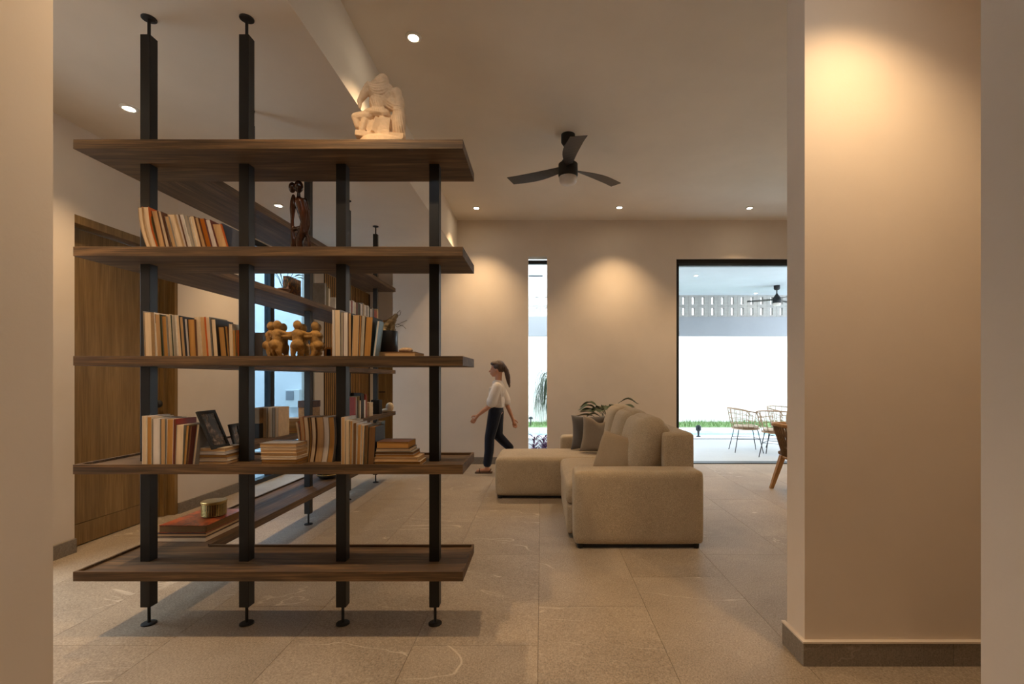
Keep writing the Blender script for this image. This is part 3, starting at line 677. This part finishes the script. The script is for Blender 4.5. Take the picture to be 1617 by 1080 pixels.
for k, (cv, hh, tt) in enumerate((('black', .30, .03), ('red', .24, .035), ('grey', .24, .035), ('black', .2, .03), ('olive', .25, .04), ('cream', .2, .03), ('black', .28, .05), ('black', .27, .04), ('white', .2, .04), ('red', .26, .035))):
    if k == 0: continue
    book((-2.10, y+tt/2, Z4), tt, hh, .15, f'{cv}-spined book, {ORD[k-1]} from near end of the far row, fourth shelf', 'far row of books on the fourth shelf', cv, 'c', rot=(0, 0, -PI/2)); y += tt+.002
z = Z4
for k in range(8):
    tt = .02; cv = ['white', 'grey', 'white', 'tan', 'cream', 'tan', 'olive', 'cream'][k]
    book((-2.15, y+.16, z+tt/2), tt-.0004, .17, .12, f'{cv} book, {ORD[k]} from the bottom of the far flat stack, fourth shelf', 'far flat stack of books on the fourth shelf', cv, 'c', rot=(0, PI/2, 0)); z += tt
tag(MB().box(px(587, 5.85), px(600, 5.85), 5.82, 5.93, Z4, Z4+.175).build('box', M_blackm, bevel=.003), 'black square box near the far end of the fourth shelf', 'box')
sc = thing('shell_ornament', 'cream rounded shell ornament at the far end of the fourth shelf', 'ornament', (px(613, 6.08), 6.08, Z4))
mb = MB().ball((.02, 0, .072), (.052, .04, .06)).ball((-.045, 0, .025), (.045, .035, .028)).ball((.0, .0, .03), (.06, .04, .03))
link('shell', blob(mb, .006, 3), plain('shell', (226, 204, 168), .5), sc)

# ------------------------------------------------------------------ picture frames on the stack
def photo_mat():
    g = N('dark_photo'); v = g.coords(); n = g.noise(v, 30, 5, .7, 1)
    g.l(g.ramp(n, [(.45, lin((22, 20, 20))), (.6, lin((92, 78, 68))), (.75, lin((170, 150, 130)))]), g.b.inputs['Base Color']); g.b.inputs['Roughness'].default_value = .25
    return g.m
M_photo = photo_mat()
def lean_frame(xb, zb, Y, wy, hgt, ang, label):
    t = thing('picture_frame', label, 'picture frame', (xb, Y, zb)); t.rotation_euler = (0, -ang, 0)
    b = .016
    MB().box(-.012, 0, 0, b, 0, hgt).box(-.012, 0, wy-b, wy, 0, hgt).box(-.012, 0, b, wy-b, 0, b).box(-.012, 0, b, wy-b, hgt-b, hgt).build('frame', M_blackm, t, bevel=.001)
    MB().box(-.010, -.004, b, wy-b, b, hgt-b).build('photograph', M_photo, t); return t
zst = F4+.0825
lean_frame(px(337, 2.37), zst, 2.37, .13, .205, math.radians(23), 'black-framed dark photograph leaning left on the low stack of books')
lean_frame(px(374.5, 2.60), F4+.0, 2.61, .08, .19, math.radians(15), 'second black frame, mostly hidden behind the second post')

# ------------------------------------------------------------------ sculptures
# white stone group on the top shelf
st = thing('statue', 'pale stone statue of a stooping robed figure on the top shelf', 'statue', (px(604, 2.45), 2.45, tops[0]))
K = 1/2873.; Z0 = .055
def sp(cx, cy, dy, rx, ry, rz, rot=0): mbs.ball(((cx-560)*K, dy*K, (1020-cy)*K+Z0), (rx*K, ry*K, rz*K), 14, 10, Euler((0, rot, 0)))
def sc2(a, b, ra, rb): mbs.cap(((a[0]-560)*K, a[2]*K, (1020-a[1])*K+Z0), ((b[0]-560)*K, b[2]*K, (1020-b[1])*K+Z0), ra*K, rb*K)
mbs = MB(); ELL = []
def e(cx, cy, dy, rx, ry, rz, rot=0):
    ELL.append((cx, cy, dy, rx, ry, rz)); sp(cx, cy, dy, rx, ry, rz, rot)
def surf(cx, cy):
    d = 0
    for (a, b, dy, rx, ry, rz) in ELL:
        q_ = 1-((cx-a)/rx)**2-((cy-b)/rz)**2
        if q_ > 0: d = min(d, dy-ry*math.sqrt(q_))
    return d
def fold(pts, r, n=8):
    """a cloth fold laid over the body: quadratic curve through three points"""
    P = []
    for i in range(n+1):
        t_ = i/n; x = (1-t_)**2*pts[0][0]+2*t_*(1-t_)*pts[1][0]+t_*t_*pts[2][0]; y = (1-t_)**2*pts[0][1]+2*t_*(1-t_)*pts[1][1]+t_*t_*pts[2][1]
        P.append((((x-560)*K, (surf(x, y)+2)*K, (1020-y)*K+Z0), r*K*(1-.35*abs(2*t_-1))))
    mbs.chain(P)
mbs.lathe([(.112, 0), (.122, .02), (.116, .045), (.10, Z0+.004)], seg=24, M=Matrix.Scale(.62, 4, (0, 1, 0)))
e(505, 290, 0, 175, 115, 165); e(500, 470, 0, 140, 100, 150); e(560, 170, -30, 110, 90, 80); e(585, 145, -60, 78, 72, 62)
e(375, 260, -20, 75, 80, 85); e(640, 330, 10, 95, 85, 150); e(700, 480, 10, 110, 80, 110)
sc2((360, 270, -30), (300, 380, -50), 66, 58); sc2((300, 380, -50), (245, 480, -60), 55, 40); sc2((245, 480, -60), (250, 575, -65), 38, 20)
e(460, 640, -10, 175, 125, 80); e(560, 640, 0, 120, 100, 90)
sc2((380, 690, -40), (190, 720, -70), 84, 62); sc2((190, 720, -70), (215, 850, -70), 58, 42); sc2((330, 760, -60), (280, 900, -60), 60, 48); sc2((300, 930, -60), (230, 960, -80), 36, 26)
for (cx, cy, w_, h_, an) in ((540, 860, 120, 110, .3), (430, 880, 70, 110, -.2), (600, 840, 80, 120, .1), (330, 970, 150, 40, .1), (520, 970, 180, 45, -.05), (700, 985, 190, 40, .05)):
    mbs.box(-w_*K, w_*K, -75*K, 70*K, -h_*K, h_*K, Matrix.Translation(((cx-560)*K, -15*K, (1020-cy)*K+Z0)) @ Matrix.Rotation(an, 4, 'Y') @ Matrix.Rotation(an*1.5, 4, 'Z'))
e(770, 335, 0, 82, 80, 92); e(800, 480, 10, 85, 85, 140); e(800, 730, 10, 105, 90, 270)
for k in range(6): fold(((360+10*k, 190+26*k), (500, 300+42*k), (650+6*k, 175+34*k)), 13)
for k in range(6): fold(((400+36*k, 440+6*k), (420+34*k, 540), (470+26*k, 640)), 12, 6)
for k in range(4): fold(((290+14*k, 610+28*k), (450, 700+18*k), (650, 640+12*k)), 14)
for k in range(3): fold(((600, 420+50*k), (720, 560+22*k), (850, 540+36*k)), 15)
for k in range(9): fold(((640+28*k, 640+6*k), (650+28*k, 800), (650+31*k, 985)), 13, 6)
for k in range(7): fold(((700+22*k, 290), (692+26*k, 350), (712+20*k, 420)), 11, 4)
link('figure', blob(mbs, .0026, 1), M_stone, st)
# ring of clay figures
rg = thing('figure_ring', 'ochre clay ring of small figures with linked arms, middle shelf', 'sculpture', (px(466, 2.50), 2.50, F3))
rx_, ry_ = .118, .085; nf = 7
for k in range(nf):
    a = -PI/2+.45+2*PI*k/nf; a2 = a+2*PI/nf
    x, y = rx_*math.cos(a), ry_*math.sin(a); x2, y2 = rx_*math.cos(a2), ry_*math.sin(a2); tx, ty = -math.sin(a), math.cos(a)
    ox_, oy_ = math.cos(a)*.012, math.sin(a)*.012
    m = MB(); m.ball((x, y, .163), (.021, .021, .024)); m.cap((x, y, .146), (x, y, .13), .012, .014)
    m.ball((x, y, .115), (.031, .025, .026)); m.cap((x, y, .11), (x, y, .075), .025, .024); m.ball((x+ox_, y+oy_, .062), (.032, .028, .026))
    for s_ in (-1, 1):
        hx, hy = x+tx*.014*s_, y+ty*.014*s_
        m.chain([((hx, hy, .058), .019), ((hx+ox_*.5+tx*.004*s_, hy+oy_*.5, .03), .0155), ((hx+tx*.006*s_, hy+ty*.006*s_, .008), .011)]); m.ball((hx+tx*.006*s_-ox_*.6, hy-oy_*.6, .007), (.013, .013, .008))
    mx, my = (x+x2)/2*1.08, (y+y2)/2*1.08
    m.chain([((x+tx*.02, y+ty*.02, .128), .0105), ((mx, my, .118), .0095), ((x2, y2, .124), .009)])
    m.chain([((x2, y2, .112), .0095), ((mx*1.02, my*1.02, .103), .009), ((x, y, .108), .008)])
    link('figure', blob(m, .003, 2, (.02, .002)), M_clay, rg)
# polished wooden entwined pair
wf = thing('wooden_figure', 'glossy dark wood sculpture of two entwined figures, second shelf', 'sculpture', (px(475, 2.50), 2.50, F2))
K2 = 1/2700.; bz = .047
def q(cx, cy, dy=0): return ((cx-320)*K2, dy*K2, (1022-cy)*K2+bz)
m = MB()
m.ball((0, 0, .006), (.06, .04, .010)); m.box(-.05, .05, -.03, .03, 0, .01)
m.chain([(q(200, 1100), 30*K2), (q(215, 930), 34*K2), (q(200, 800), 26*K2), (q(200, 640), 24*K2), (q(205, 480), 40*K2), (q(215, 380), 42*K2), (q(215, 300), 22*K2)])
m.ball(q(200, 185), (50*K2, 46*K2, 78*K2)); 
m.chain([(q(300, 350, -20), 26*K2), (q(300, 280, -20), 24*K2)]); m.ball(q(300, 180, -20), (64*K2, 56*K2, 88*K2))
m.chain([(q(310, 400, -10), 76*K2), (q(340, 520, -10), 66*K2), (q(370, 680), 48*K2), (q(350, 800), 62*K2), (q(300, 940), 56*K2), (q(300, 1110), 48*K2)])
m.chain([(q(250, 370), 40*K2), (q(380, 370), 36*K2), (q(430, 540), 22*K2), (q(440, 720), 20*K2), (q(400, 830), 24*K2), (q(440, 960), 26*K2), (q(440, 1110), 24*K2)])
m.chain([(q(215, 780), 26*K2), (q(300, 770, -20), 34*K2), (q(380, 830, -20), 36*K2)])
link('figures', blob(m, .0035, 3), M_polw, wf)
# black pot with driftwood
ZB = F3+8/(750/YK)
ptx = px(609.5, 2.49)
pot = thing('black_pot', 'glossy black cylinder pot standing on a book, middle shelf', 'pot', (ptx, 2.49, ZB))
MB().lathe([(.055, 0), (.060, .004), (.062, .108), (.060, .112), (.055, .110), (.054, .06), (.0, .06)], seg=36).build('body', plain('gloss_black', (20, 21, 23), .3, .05), pot, smooth=True)
MB().lathe([(.053, .062), (.053, .098), (.03, .103), (0, .104)], seg=20).build('fill', M_blackm, pot)
dw = thing('driftwood', 'twisted grey-brown driftwood piece with fine twigs in the black pot', 'driftwood', (ptx, 2.49, ZB+.104))
m = MB().chain([((-.03, 0, 0), .02), ((.0, .01, .03), .026), ((.03, 0, .06), .022), ((.052, 0, .09), .011)]).chain([((.03, .01, 0), .016), ((.035, 0, .04), .012)]).ball((-.02, -.01, .005), (.03, .02, .015))
link('wood', blob(m, .004, 1, (.012, .009)), plain('driftwood_bark', (150, 130, 96), .9, .35, 50, .5), dw)
mb = MB()
for pts in (((.05, 0, .085), (.06, 0, .105), (.075, .0, .118)), ((.05, 0, .08), (.075, 0, .095), (.078, 0, .112)), ((.04, 0, .04), (.07, -.01, .045), (.11, 0, .065)), ((.06, -.005, .045), (.09, 0, .035), (.105, 0, .02)), ((.03, 0, .05), (.06, 0, .03), (.085, 0, .04))):
    mb.tube(pts, .0014, 5)
mb.build('twigs', plain('twig', (110, 96, 76), .9), dw)
rk = MB(); rk.ball((0, 0, .013), (.034, .024, .013)); rk.ball((-.02, 0, .010), (.018, .018, .010)); rk.ball((.02, 0, .012), (.016, .02, .012))
ro = link('rock', blob(rk, .0035, 1, (.012, .006)), plain('speckled_rock', (190, 160, 128), .8, .3, 120), None, (px(640, 2.46), 2.47, ZB-.001)); tag(ro, 'small speckled tan rock beside the black pot', 'rock')

# ------------------------------------------------------------------ sofa
so = thing('sofa', 'tan fabric L-shaped sofa with chaise in the middle of the room', 'sofa', (.75, 4.86, 0))
MB().rbox(.7465, 3.748, .31, .993, .245, .56, .035, 10, (.004, .006, .006)).build('arm', M_sofa, so, world=True, smooth=True)
MB().rbox(.74, 5.98, .31, 1.0, .24, .56, .045, 10, (.004, .006, .006)).build('arm', M_sofa, so, world=True, smooth=True)
MB().rbox(.62, 4.50, .15, .82, 1.26, .235, .02, 8).build('seat_base', M_sofa, so, world=True, smooth=True)
MB().rbox(.60, 4.50, .355, .79, 1.25, .18, .05, 10, (.01, 0, .02)).build('seat_cushion', M_sofa, so, world=True, smooth=True)
MB().rbox(.24, 5.495, .235, 1.48, .73, .41, .045, 12, (.008, .006, .012)).build('chaise', M_sofa, so, world=True, smooth=True)
MB().rbox(1.115, 4.86, .45, .256, 2.03, .82, .03, 10).build('back', M_sofa, so, world=True, smooth=True)
for i, (yc, zc) in enumerate(((4.20, .70), (4.83, .715), (5.46, .72))):
    MB().rbox(.89, yc, zc, .25, .62, .56, .11, 12, (.05, .0, .01), Matrix.Rotation(.24, 3, 'Y')).build('back_cushion', M_sofa, so, world=True, smooth=True)
MB().box(.30, 1.20, 3.65, 3.85, .004, .034).box(-.46, .94, 5.18, 5.84, .004, .034).box(.27, 1.2, 3.9, 6.05, .004, .034).build('plinth', M_blackm, so, world=True)
for (x, y) in ((.30, 3.66), (1.19, 3.66), (1.19, 6.05), (-.45, 5.18), (-.45, 5.82)):
    MB().lathe([(.022, 0), (.025, .02), (.025, .035)], (x, y, 0), 14).build('foot', M_blackm, so, world=True)
def pillow(name, mat, c, w_, h_, th, rot, label, crease=.0):
    n = 18; vs = []; fs = []
    for sd in (1, -1):
        for i in range(n+1):
            for j in range(n+1):
                u = -1+2*i/n; v = -1+2*j/n
                pin = 1-.10*(1-u*u)*abs(v)**3; pin2 = 1-.10*(1-v*v)*abs(u)**3
                tt = ((1-u**4)*(1-v**4))**.55
                d = th/2*tt*(1+.05*math.sin(7*u+3*v))
                if crease: d -= crease*max(0, v)**2*math.exp(-(u/.22)**2)*tt
                vs.append((u*w_/2*pin2, -sd*d, v*h_/2*pin - crease*1.2*max(0, v)**3*math.exp(-(u/.35)**2)))
    N1 = (n+1)**2
    for s_ in range(2):
        for i in range(n):
            for j in range(n):
                a = s_*N1+i*(n+1)+j; f = (a, a+1, a+n+2, a+n+1); fs.append(f if s_ else f[::-1])
    mb = MB().add(vs, fs); me = mb.mesh(name)
    bm = bmesh.new(); bm.from_mesh(me); bmesh.ops.remove_doubles(bm, verts=bm.verts, dist=.0005); bm.to_mesh(me); bm.free()
    o = link(name, me, mat, None, c, True); o.rotation_euler = rot
    return tag(o, label, 'cushion', 'scatter cushions on the sofa')
pillow('cushion', M_pil2, (.585, 5.71, .655), .46, .42, .13, (-.22, 0, -.12), 'dark grey cushion half hidden behind the taupe one on the chaise')
pillow('cushion', M_pil1, (.665, 5.47, .655), .42, .42, .15, (-.28, .05, -.28), 'large taupe cushion with dented top, at the corner of the sofa', .05)
pillow('cushion', M_pil3, (.66, 4.12, .63), .42, .40, .19, (-.38, .12, -.75), 'tan cushion leaning on the nearest back cushion of the sofa')

# plant behind the sofa
sp_ = thing('potted_plant', 'dark green arching plant in a pot behind the sofa corner', 'plant', (.93, 6.62, 0))
MB().lathe([(.14, 0), (.17, .40), (.18, .42), (.16, .42), (.15, .36), (0, .36)], seg=28).build('pot', M_concr, sp_, smooth=True)
for k in range(24):
    mb = MB(); a = k*2.399+.3; L = R.uniform(.12, .36); zt = R.uniform(.74, 1.02)
    p = [(0, 0, .36), (math.cos(a)*L*.3, math.sin(a)*L*.3, zt-.08), (math.cos(a)*L*.7, math.sin(a)*L*.7, zt)]
    mb.tube(p, .004, 6); blade(mb, p[-1], math.cos(a), math.sin(a), .24, .05 if k % 2 else .02, .075, 1.25, 8); mb.build('leaf', M_leaf, sp_)

# ------------------------------------------------------------------ ceiling fans
def fan(x, y, z, ang, label):
    t = thing('ceiling_fan', label, 'ceiling fan', (x, y, z))
    MB().lathe([(.069, 0), (.069, -.075), (.05, -.105), (.02, -.108)], seg=28).build('canopy', M_blackm, t, smooth=True)
    MB().lathe([(.013, -.1), (.013, -.21)], seg=14).build('rod', M_blackm, t)
    MB().lathe([(.016, -.19), (.03, -.215), (.072, -.275), (.08, -.285), (.095, -.292), (.097, -.40), (.09, -.42)], seg=32).build('motor', M_blackm, t, smooth=True)
    MB().lathe([(.088, -.405), (.087, -.46), (.075, -.482), (.0, -.488)], seg=32).build('light_cover', plain('frosted_cover', (210, 200, 190), .4), t, smooth=True)
    for k in range(3):
        a = math.radians(ang+120*k); mb = MB(); vs = []; n = 10
        for i in range(n+1):
            u = i/n; r = .09+.56*u; wd = .028+.05*math.sin(PI*min(1, u*1.15+.05)*.62); sw = -.03*math.sin(u*PI)
            tilt = .014*(1-u*.5)
            for s_ in (-1, 1):
                for zz in (0, -.005): vs.append((r, sw+s_*wd, -.33+s_*tilt+zz-.01*u))
        fs = []
        for i in range(n):
            b = i*4; fs += [(b, b+2, b+6, b+4), (b+1, b+5, b+7, b+3), (b, b+4, b+5, b+1), (b+2, b+3, b+7, b+6)]
        fs += [(0, 1, 3, 2), (n*4, n*4+2, n*4+3, n*4+1)]
        mb.add([Matrix.Rotation(a, 3, 'Z') @ Vector(v) for v in vs], fs); mb.build('blade', plain('blade_wood', (52, 42, 36), .5) if k == 0 else bpy.data.materials['blade_wood'], t)
    return t
fan(.264, 4.706, ZC2, 35, 'black three-blade ceiling fan with round light, above the sofa')
fan(5.6, 11.3, ZT, 40, 'black ceiling fan under the terrace roof outside')

# ------------------------------------------------------------------ terrace armchairs
def rattan_chair():
    t = thing('terrace_chair', '', 'chair', (0, 0, 0), 0, 'rattan armchairs on the terrace')
    rim = []; low = []
    for i in range(25):
        a = -2.25+4.5*i/24          # back at angle 0 -> +x is the back side
        hb = .70+.09*math.cos(a*.7) if abs(a) < 1.9 else .64
        rim.append((.31*math.cos(a), .32*math.sin(a), hb)); low.append((.23*math.cos(a), .23*math.sin(a), .42))
    MB().tube(rim, .011, 8).build('rim', M_rattan, t, smooth=True)
    mb = MB()
    for i in range(0, 25, 2): mb.tube([low[i], tuple((a+b)/2*1.04 for a, b in zip(low[i], rim[i]))[:2]+((low[i][2]+rim[i][2])/2,), rim[i]], .006, 6)
    for f in (.25, .5, .75):
        mb.tube([tuple(l+(r-l)*f for l, r in zip(low[i], rim[i])) for i in range(25)], .005, 6)
    mb.build('back_weave', M_rattan, t, smooth=True)
    MB().lathe([(.0, .405), (.22, .405), (.245, .415), (.245, .43), (.0, .435)], seg=28).build('seat', M_rattan, t)
    MB().lathe([(.0, .437), (.21, .437), (.225, .455), (.20, .475), (.0, .48)], seg=28).build('seat_pad', M_cream, t, smooth=True)
    for sx in (-1, 1):
        for sy in (-1, 1):
            MB().cyl((sx*.16, sy*.16, .408), (sx*.24, sy*.23, 0), .008, .007, 8).build('leg', M_blackm, t, smooth=True)
    MB().tube([(-.19, -.185, .24), (.19, -.185, .24), (.19, .185, .24), (-.19, .185, .24), (-.19, -.185, .24)], .005, 6).build('stretcher', M_blackm, t)
    return t
rc = rattan_chair(); rc.location = (3.72, 8.65, -.02); rc.rotation_euler.z = PI-.15; rc['label'] = 'rattan armchair on thin black legs, leftmost and farthest on the terrace'
r2 = copy_tree(rc); r2.location = (3.98, 8.02, -.02); r2.rotation_euler.z = PI+.9; r2['label'] = 'rattan armchair on thin black legs, nearer one, half behind the dining chair'
r3 = copy_tree(rc); r3.location = (4.62, 9.0, -.02); r3.rotation_euler.z = PI/2+.5; r3['label'] = 'rattan armchair at the right edge of the opening, only its rim showing'
# dark bird-like spout by the pool
sp2 = thing('pool_spout', 'small dark garden light standing on the pool edge beside the sofa back', 'garden light', (px(1104, 10.7), 10.75, -.015))
MB().lathe([(.05, 0), (.05, .02), (.02, .03), (.025, .12), (.06, .16), (.06, .24), (.02, .27)], seg=14).build('body', M_frame, sp2)

# ------------------------------------------------------------------ dining chair inside
dc = thing('dining_chair', 'wooden dining chair with woven rope back and cream pillow, cut off by the wall', 'chair', (3.07, 5.50, 0))
legs = [(-.34, .14, -.235, .08), (.30, .14, .22, .08), (-.26, -.26, -.20, -.2), (.26, -.26, .20, -.2)]
for (x0, y0, x1, y1) in legs:
    mb = MB(); h0 = .40
    for w0, z_ in ((.02, 0), ): pass
    a = Vector((x0, y0, 0)); b = Vector((x1, y1, h0)); r0, r1 = .020, .030
    mb.add([a+Vector((i*r0, j*r0, 0)) for i, j in ((-1, -1), (1, -1), (1, 1), (-1, 1))]+[b+Vector((i*r1, j*r1, 0)) for i, j in ((-1, -1), (1, -1), (1, 1), (-1, 1))],
           [(3, 2, 1, 0), (4, 5, 6, 7), (0, 1, 5, 4), (1, 2, 6, 5), (2, 3, 7, 6), (3, 0, 4, 7)])
    mb.build('leg', M_oakl, dc, bevel=.003)
rimp = []; lowp = []
for i in range(33):
    a = PI*.5+2.2*(i-16)/16+PI*.0
    a = -PI/2+PI+2.1*(i-16)/16 if False else PI+1.75*(i-16)/16*1.0
    rimp.append((.36*math.cos(a), .33*math.sin(a), .775-.03*abs(i-16)/16)); lowp.append((.245*math.cos(a), .25*math.sin(a), .385))
MB().tube(rimp, .022, 8, flat=1.0).build('top_rail', M_oakl, dc, smooth=True)
MB().tube(lowp, .018, 8).build('lower_rail', M_oakl, dc, smooth=True)
mb = MB(); n2 = 64
for i in range(n2):
    f = i/(n2-1)*31.99; k = int(f); u = f-k
    top = Vector(rimp[k]).lerp(Vector(rimp[k+1]), u); f2 = max(0, min(31.99, f+2.0*(1 if i % 2 else -1))); k2 = int(f2); bot = Vector(lowp[k2]).lerp(Vector(lowp[k2+1]), f2-k2)
    mb.tube([top, bot], .0075, 5)
tag(mb.build('rope_back', M_rope, dc, smooth=True), kind='stuff')
MB().rbox(0, 0, .415, .46, .46, .06, .03, 6).build('seat', M_rope, dc, smooth=True)
MB().rbox(0.02, 0, .475, .44, .44, .07, .03, 8, (0, 0, .015)).build('seat_cushion', M_cream, dc, smooth=True)
o = pillow('cushion', M_cream, (2.99, 5.50, .70), .44, .40, .13, (-.1, -.1, PI/2+.15), 'cream cushion standing on the wooden dining chair'); o['group'] = 'cushion on the dining chair'

# ------------------------------------------------------------------ garden plants in the slit window
wp = thing('weeping_plant', 'green weeping grass-leaved plant outside the slit window', 'plant', (.17, 8.5, -.03))
MB().tube([(0, 0, 0), (.03, 0, .5), (0.05, .02, 1.0), (.04, 0, 1.35)], .03, 8, .02).build('stem', M_leaf2, wp, smooth=True)
mb = MB()
for k in range(380):
    a = R.uniform(0, 2*PI); L = R.uniform(.18, .42); z0 = R.uniform(.9, 1.42); n = 7; dr = R.uniform(.35, .75); vs = []
    for i in range(n+1):
        t_ = i/n; r = L*math.sin(min(1, t_*1.2)*PI/2); zz = z0+.18*math.sin(t_*PI*.6)-dr*t_**2.2
        wd = .010*(1-t_*.8); vs += [(.04+r*math.cos(a)-wd*math.sin(a), r*math.sin(a)+wd*math.cos(a), zz), (.04+r*math.cos(a)+wd*math.sin(a), r*math.sin(a)-wd*math.cos(a), zz)]
    mb.add(vs, [(i*2, i*2+1, i*2+3, i*2+2) for i in range(n)])
tag(mb.build('foliage', M_leaf2, wp), kind='stuff')
for j, (x, y_) in enumerate(((-.12, 7.85), (.04, 7.95), (.13, 7.82))):
    pp = thing('purple_plant', ['purple-leaved plant at the foot of the slit window, left one', 'purple-leaved plant at the foot of the slit window, middle one', 'purple-leaved plant at the foot of the slit window, right one'][j], 'plant', (x, y_, -.03), 0, 'purple plants outside the slit window')
    mb = MB()
    for k in range(46):
        a = R.uniform(0, 2*PI); zz = R.uniform(.05, .36); r = R.uniform(0, .06)
        blade(mb, (r*math.cos(a), r*math.sin(a), zz), math.cos(a), math.sin(a), R.uniform(.08, .15), .06, .014, .6, 4)
    mb.build('leaves', M_purp, pp); MB().tube([(0, 0, 0), (0, 0, .36)], .008, 6).build('stem', M_purp, pp)
gl = thing('path_light', 'tiny dark mushroom path light on the lawn behind the slit window', 'garden light', (px(838, 13), 13, 0))
MB().lathe([(.015, 0), (.015, .19), (.06, .20), (.05, .25), (0, .27)], seg=14).build('body', M_frame, gl)

# ------------------------------------------------------------------ the walking woman
PX, PY = px(770, 6.63), 6.63
pe = thing('person', 'person in white blouse and navy trousers walking left along the back wall', 'person', (PX, PY, 0))
b = MB()
hd = Vector((.125, 0, 1.435))
b.ball(hd+Vector((.012, 0, .01)), (.088, .07, .098)); b.ball(hd+Vector((-.028, 0, -.035)), (.056, .052, .07)); b.ball(hd+Vector((-.045, 0, -.085)), (.028, .030, .024))
b.cap(hd+Vector((-.078, 0, -.008)), hd+Vector((-.097, 0, -.034)), .009, .013); b.ball(hd+Vector((-.080, 0, -.062)), (.012, .022, .007)); b.ball(hd+Vector((-.079, 0, -.072)), (.010, .018, .006))
for s_ in (-1, 1): b.ball(hd+Vector((-.066, s_*.03, .004)), (.014, .014, .010)); b.ball(hd+Vector((.012, s_*.070, -.02)), (.018, .010, .028))
b.chain([(hd+Vector((.03, 0, -.05)), .05), ((.15, 0, 1.27), .048), ((.15, 0, 1.22), .06)])
b.ball((.15, 0, 1.13), (.085, .14, .12)); b.ball((.14, 0, .98), (.08, .115, .12)); b.ball((.13, 0, .87), (.09, .135, .10))
# arms: near (left) swings forward, far one back
def hand(mb, w_, dr, side, s=1):
    d = Vector(dr).normalized(); up = Vector((0, side, 0)); n = d.cross(up).normalized()
    w_ = Vector(w_); pc = w_+d*.045
    mb.cap(w_, w_+d*.03, .022, .024); mb.ball(pc, (.030, .017, .036), rot=d.to_track_quat('Z', 'Y').to_euler()); mb.ball(w_+d*.06, (.026, .018, .026))
    for i, L in enumerate((.062, .070, .066, .052)):
        o_ = n*(.026-.0165*i)
        k0 = w_+d*.070+o_; k1 = k0+d*L*.5; k2 = k1+(d*.8+up*-.5).normalized()*L*.45
        mb.chain([(k0, .0085), (k1, .0080), (k2, .0068)])
    t0 = w_+d*.02+n*.024; mb.chain([(t0, .011), (t0+d*.025+n*.022, .010), (t0+d*.05+n*.028, .008)])
b.chain([((.15, -.15, 1.19), .046), ((.10, -.175, 1.05), .040), ((.065, -.18, .94), .034)]).chain([((.065, -.18, .94), .034), ((-.03, -.18, .87), .030), ((-.115, -.18, .80), .020)])
hand(b, (-.115, -.18, .80), (-.62, 0, -.78), -1)
b.chain([((.15, .15, 1.19), .046), ((.22, .18, 1.05), .040), ((.25, .19, .94), .034), ((.30, .19, .82), .028), ((.34, .19, .72), .020)]); hand(b, (.34, .19, .72), (.3, 0, -.95), 1)
# legs
b.chain([((.11, -.075, .84), .085), ((.075, -.08, .66), .072), ((.035, -.08, .48), .052), ((.04, -.08, .30), .050), ((.0, -.08, .10), .030), ((.0, -.08, .055), .030)])
b.chain([((.02, -.08, .045), .030), ((-.06, -.08, .040), .026), ((-.13, -.08, .028), .020)])
b.chain([((.13, .075, .84), .085), ((.13, .08, .66), .070), ((.13, .08, .50), .052), ((.22, .08, .40), .050), ((.32, .08, .31), .030), ((.345, .08, .28), .028)])
b.chain([((.36, .08, .27), .028), ((.33, .08, .19), .026), ((.30, .08, .13), .018)])
link('body', blob(b, .006, 1), M_skin, pe)
m = MB(); m.ball((.15, 0, 1.14), (.105, .165, .13)); m.ball((.135, 0, .99), (.105, .15, .13)); m.ball((.14, 0, 1.24), (.075, .085, .05)); m.ball((.13, 0, .93), (.105, .15, .06))
m.chain([((.15, -.15, 1.19), .062), ((.105, -.175, 1.07), .068), ((.075, -.18, .98), .075)]).chain([((.15, .15, 1.19), .062), ((.215, .18, 1.07), .066), ((.24, .185, .98), .072)])
for i in range(8): m.cap((.05+.02*i, -.155, 1.18), (.03+.025*i, -.16, .93), .012, .014)
link('blouse', blob(m, .009, 2), M_blouse, pe)
m = MB(); m.ball((.125, 0, .87), (.098, .145, .09)); m.ball((.125, 0, .925), (.09, .13, .04))
m.chain([((.11, -.075, .84), .094), ((.075, -.08, .66), .084), ((.035, -.08, .48), .070), ((.03, -.08, .30), .066), ((.005, -.08, .135), .060)])
m.chain([((.13, .075, .84), .094), ((.13, .08, .66), .082), ((.135, .08, .50), .070), ((.22, .08, .41), .064), ((.305, .08, .33), .056)])
link('trousers', blob(m, .009, 2), M_trous, pe)
m = MB(); m.ball(hd+Vector((.032, 0, .030)), (.095, .084, .092)); m.ball(hd+Vector((-.03, 0, .075)), (.055, .06, .035))
m.chain([(hd+Vector((.10, 0, .03)), .040), (hd+Vector((.135, 0, -.02)), .034), (hd+Vector((.155, 0, -.10)), .036), (hd+Vector((.165, 0, -.17)), .028), (hd+Vector((.18, 0, -.25)), .010)])
link('hair', blob(m, .007, 2, (.02, .010)), M_hair, pe)
for (x, y, z, rr) in ((-.05, -.08, .0, 0), (.335, .08, .165, 1.2)):
    m = MB()
    if not rr:
        m.rbox(-.045, -.08, .010, .24, .085, .020, .01, 6); m.tube([(-.10, -.125, .015), (-.10, -.08, .058), (-.10, -.035, .015)], .009, 8); m.tube([(.03, -.12, .015), (.055, -.08, .055), (.03, -.04, .015)], .008, 8)
    else:
        Mx = Matrix.Rotation(-1.15, 3, 'Y'); m.rbox(.355, .08, .19, .22, .085, .020, .01, 6, M=Mx)
    m.build('sandal', M_sand, pe, smooth=True)
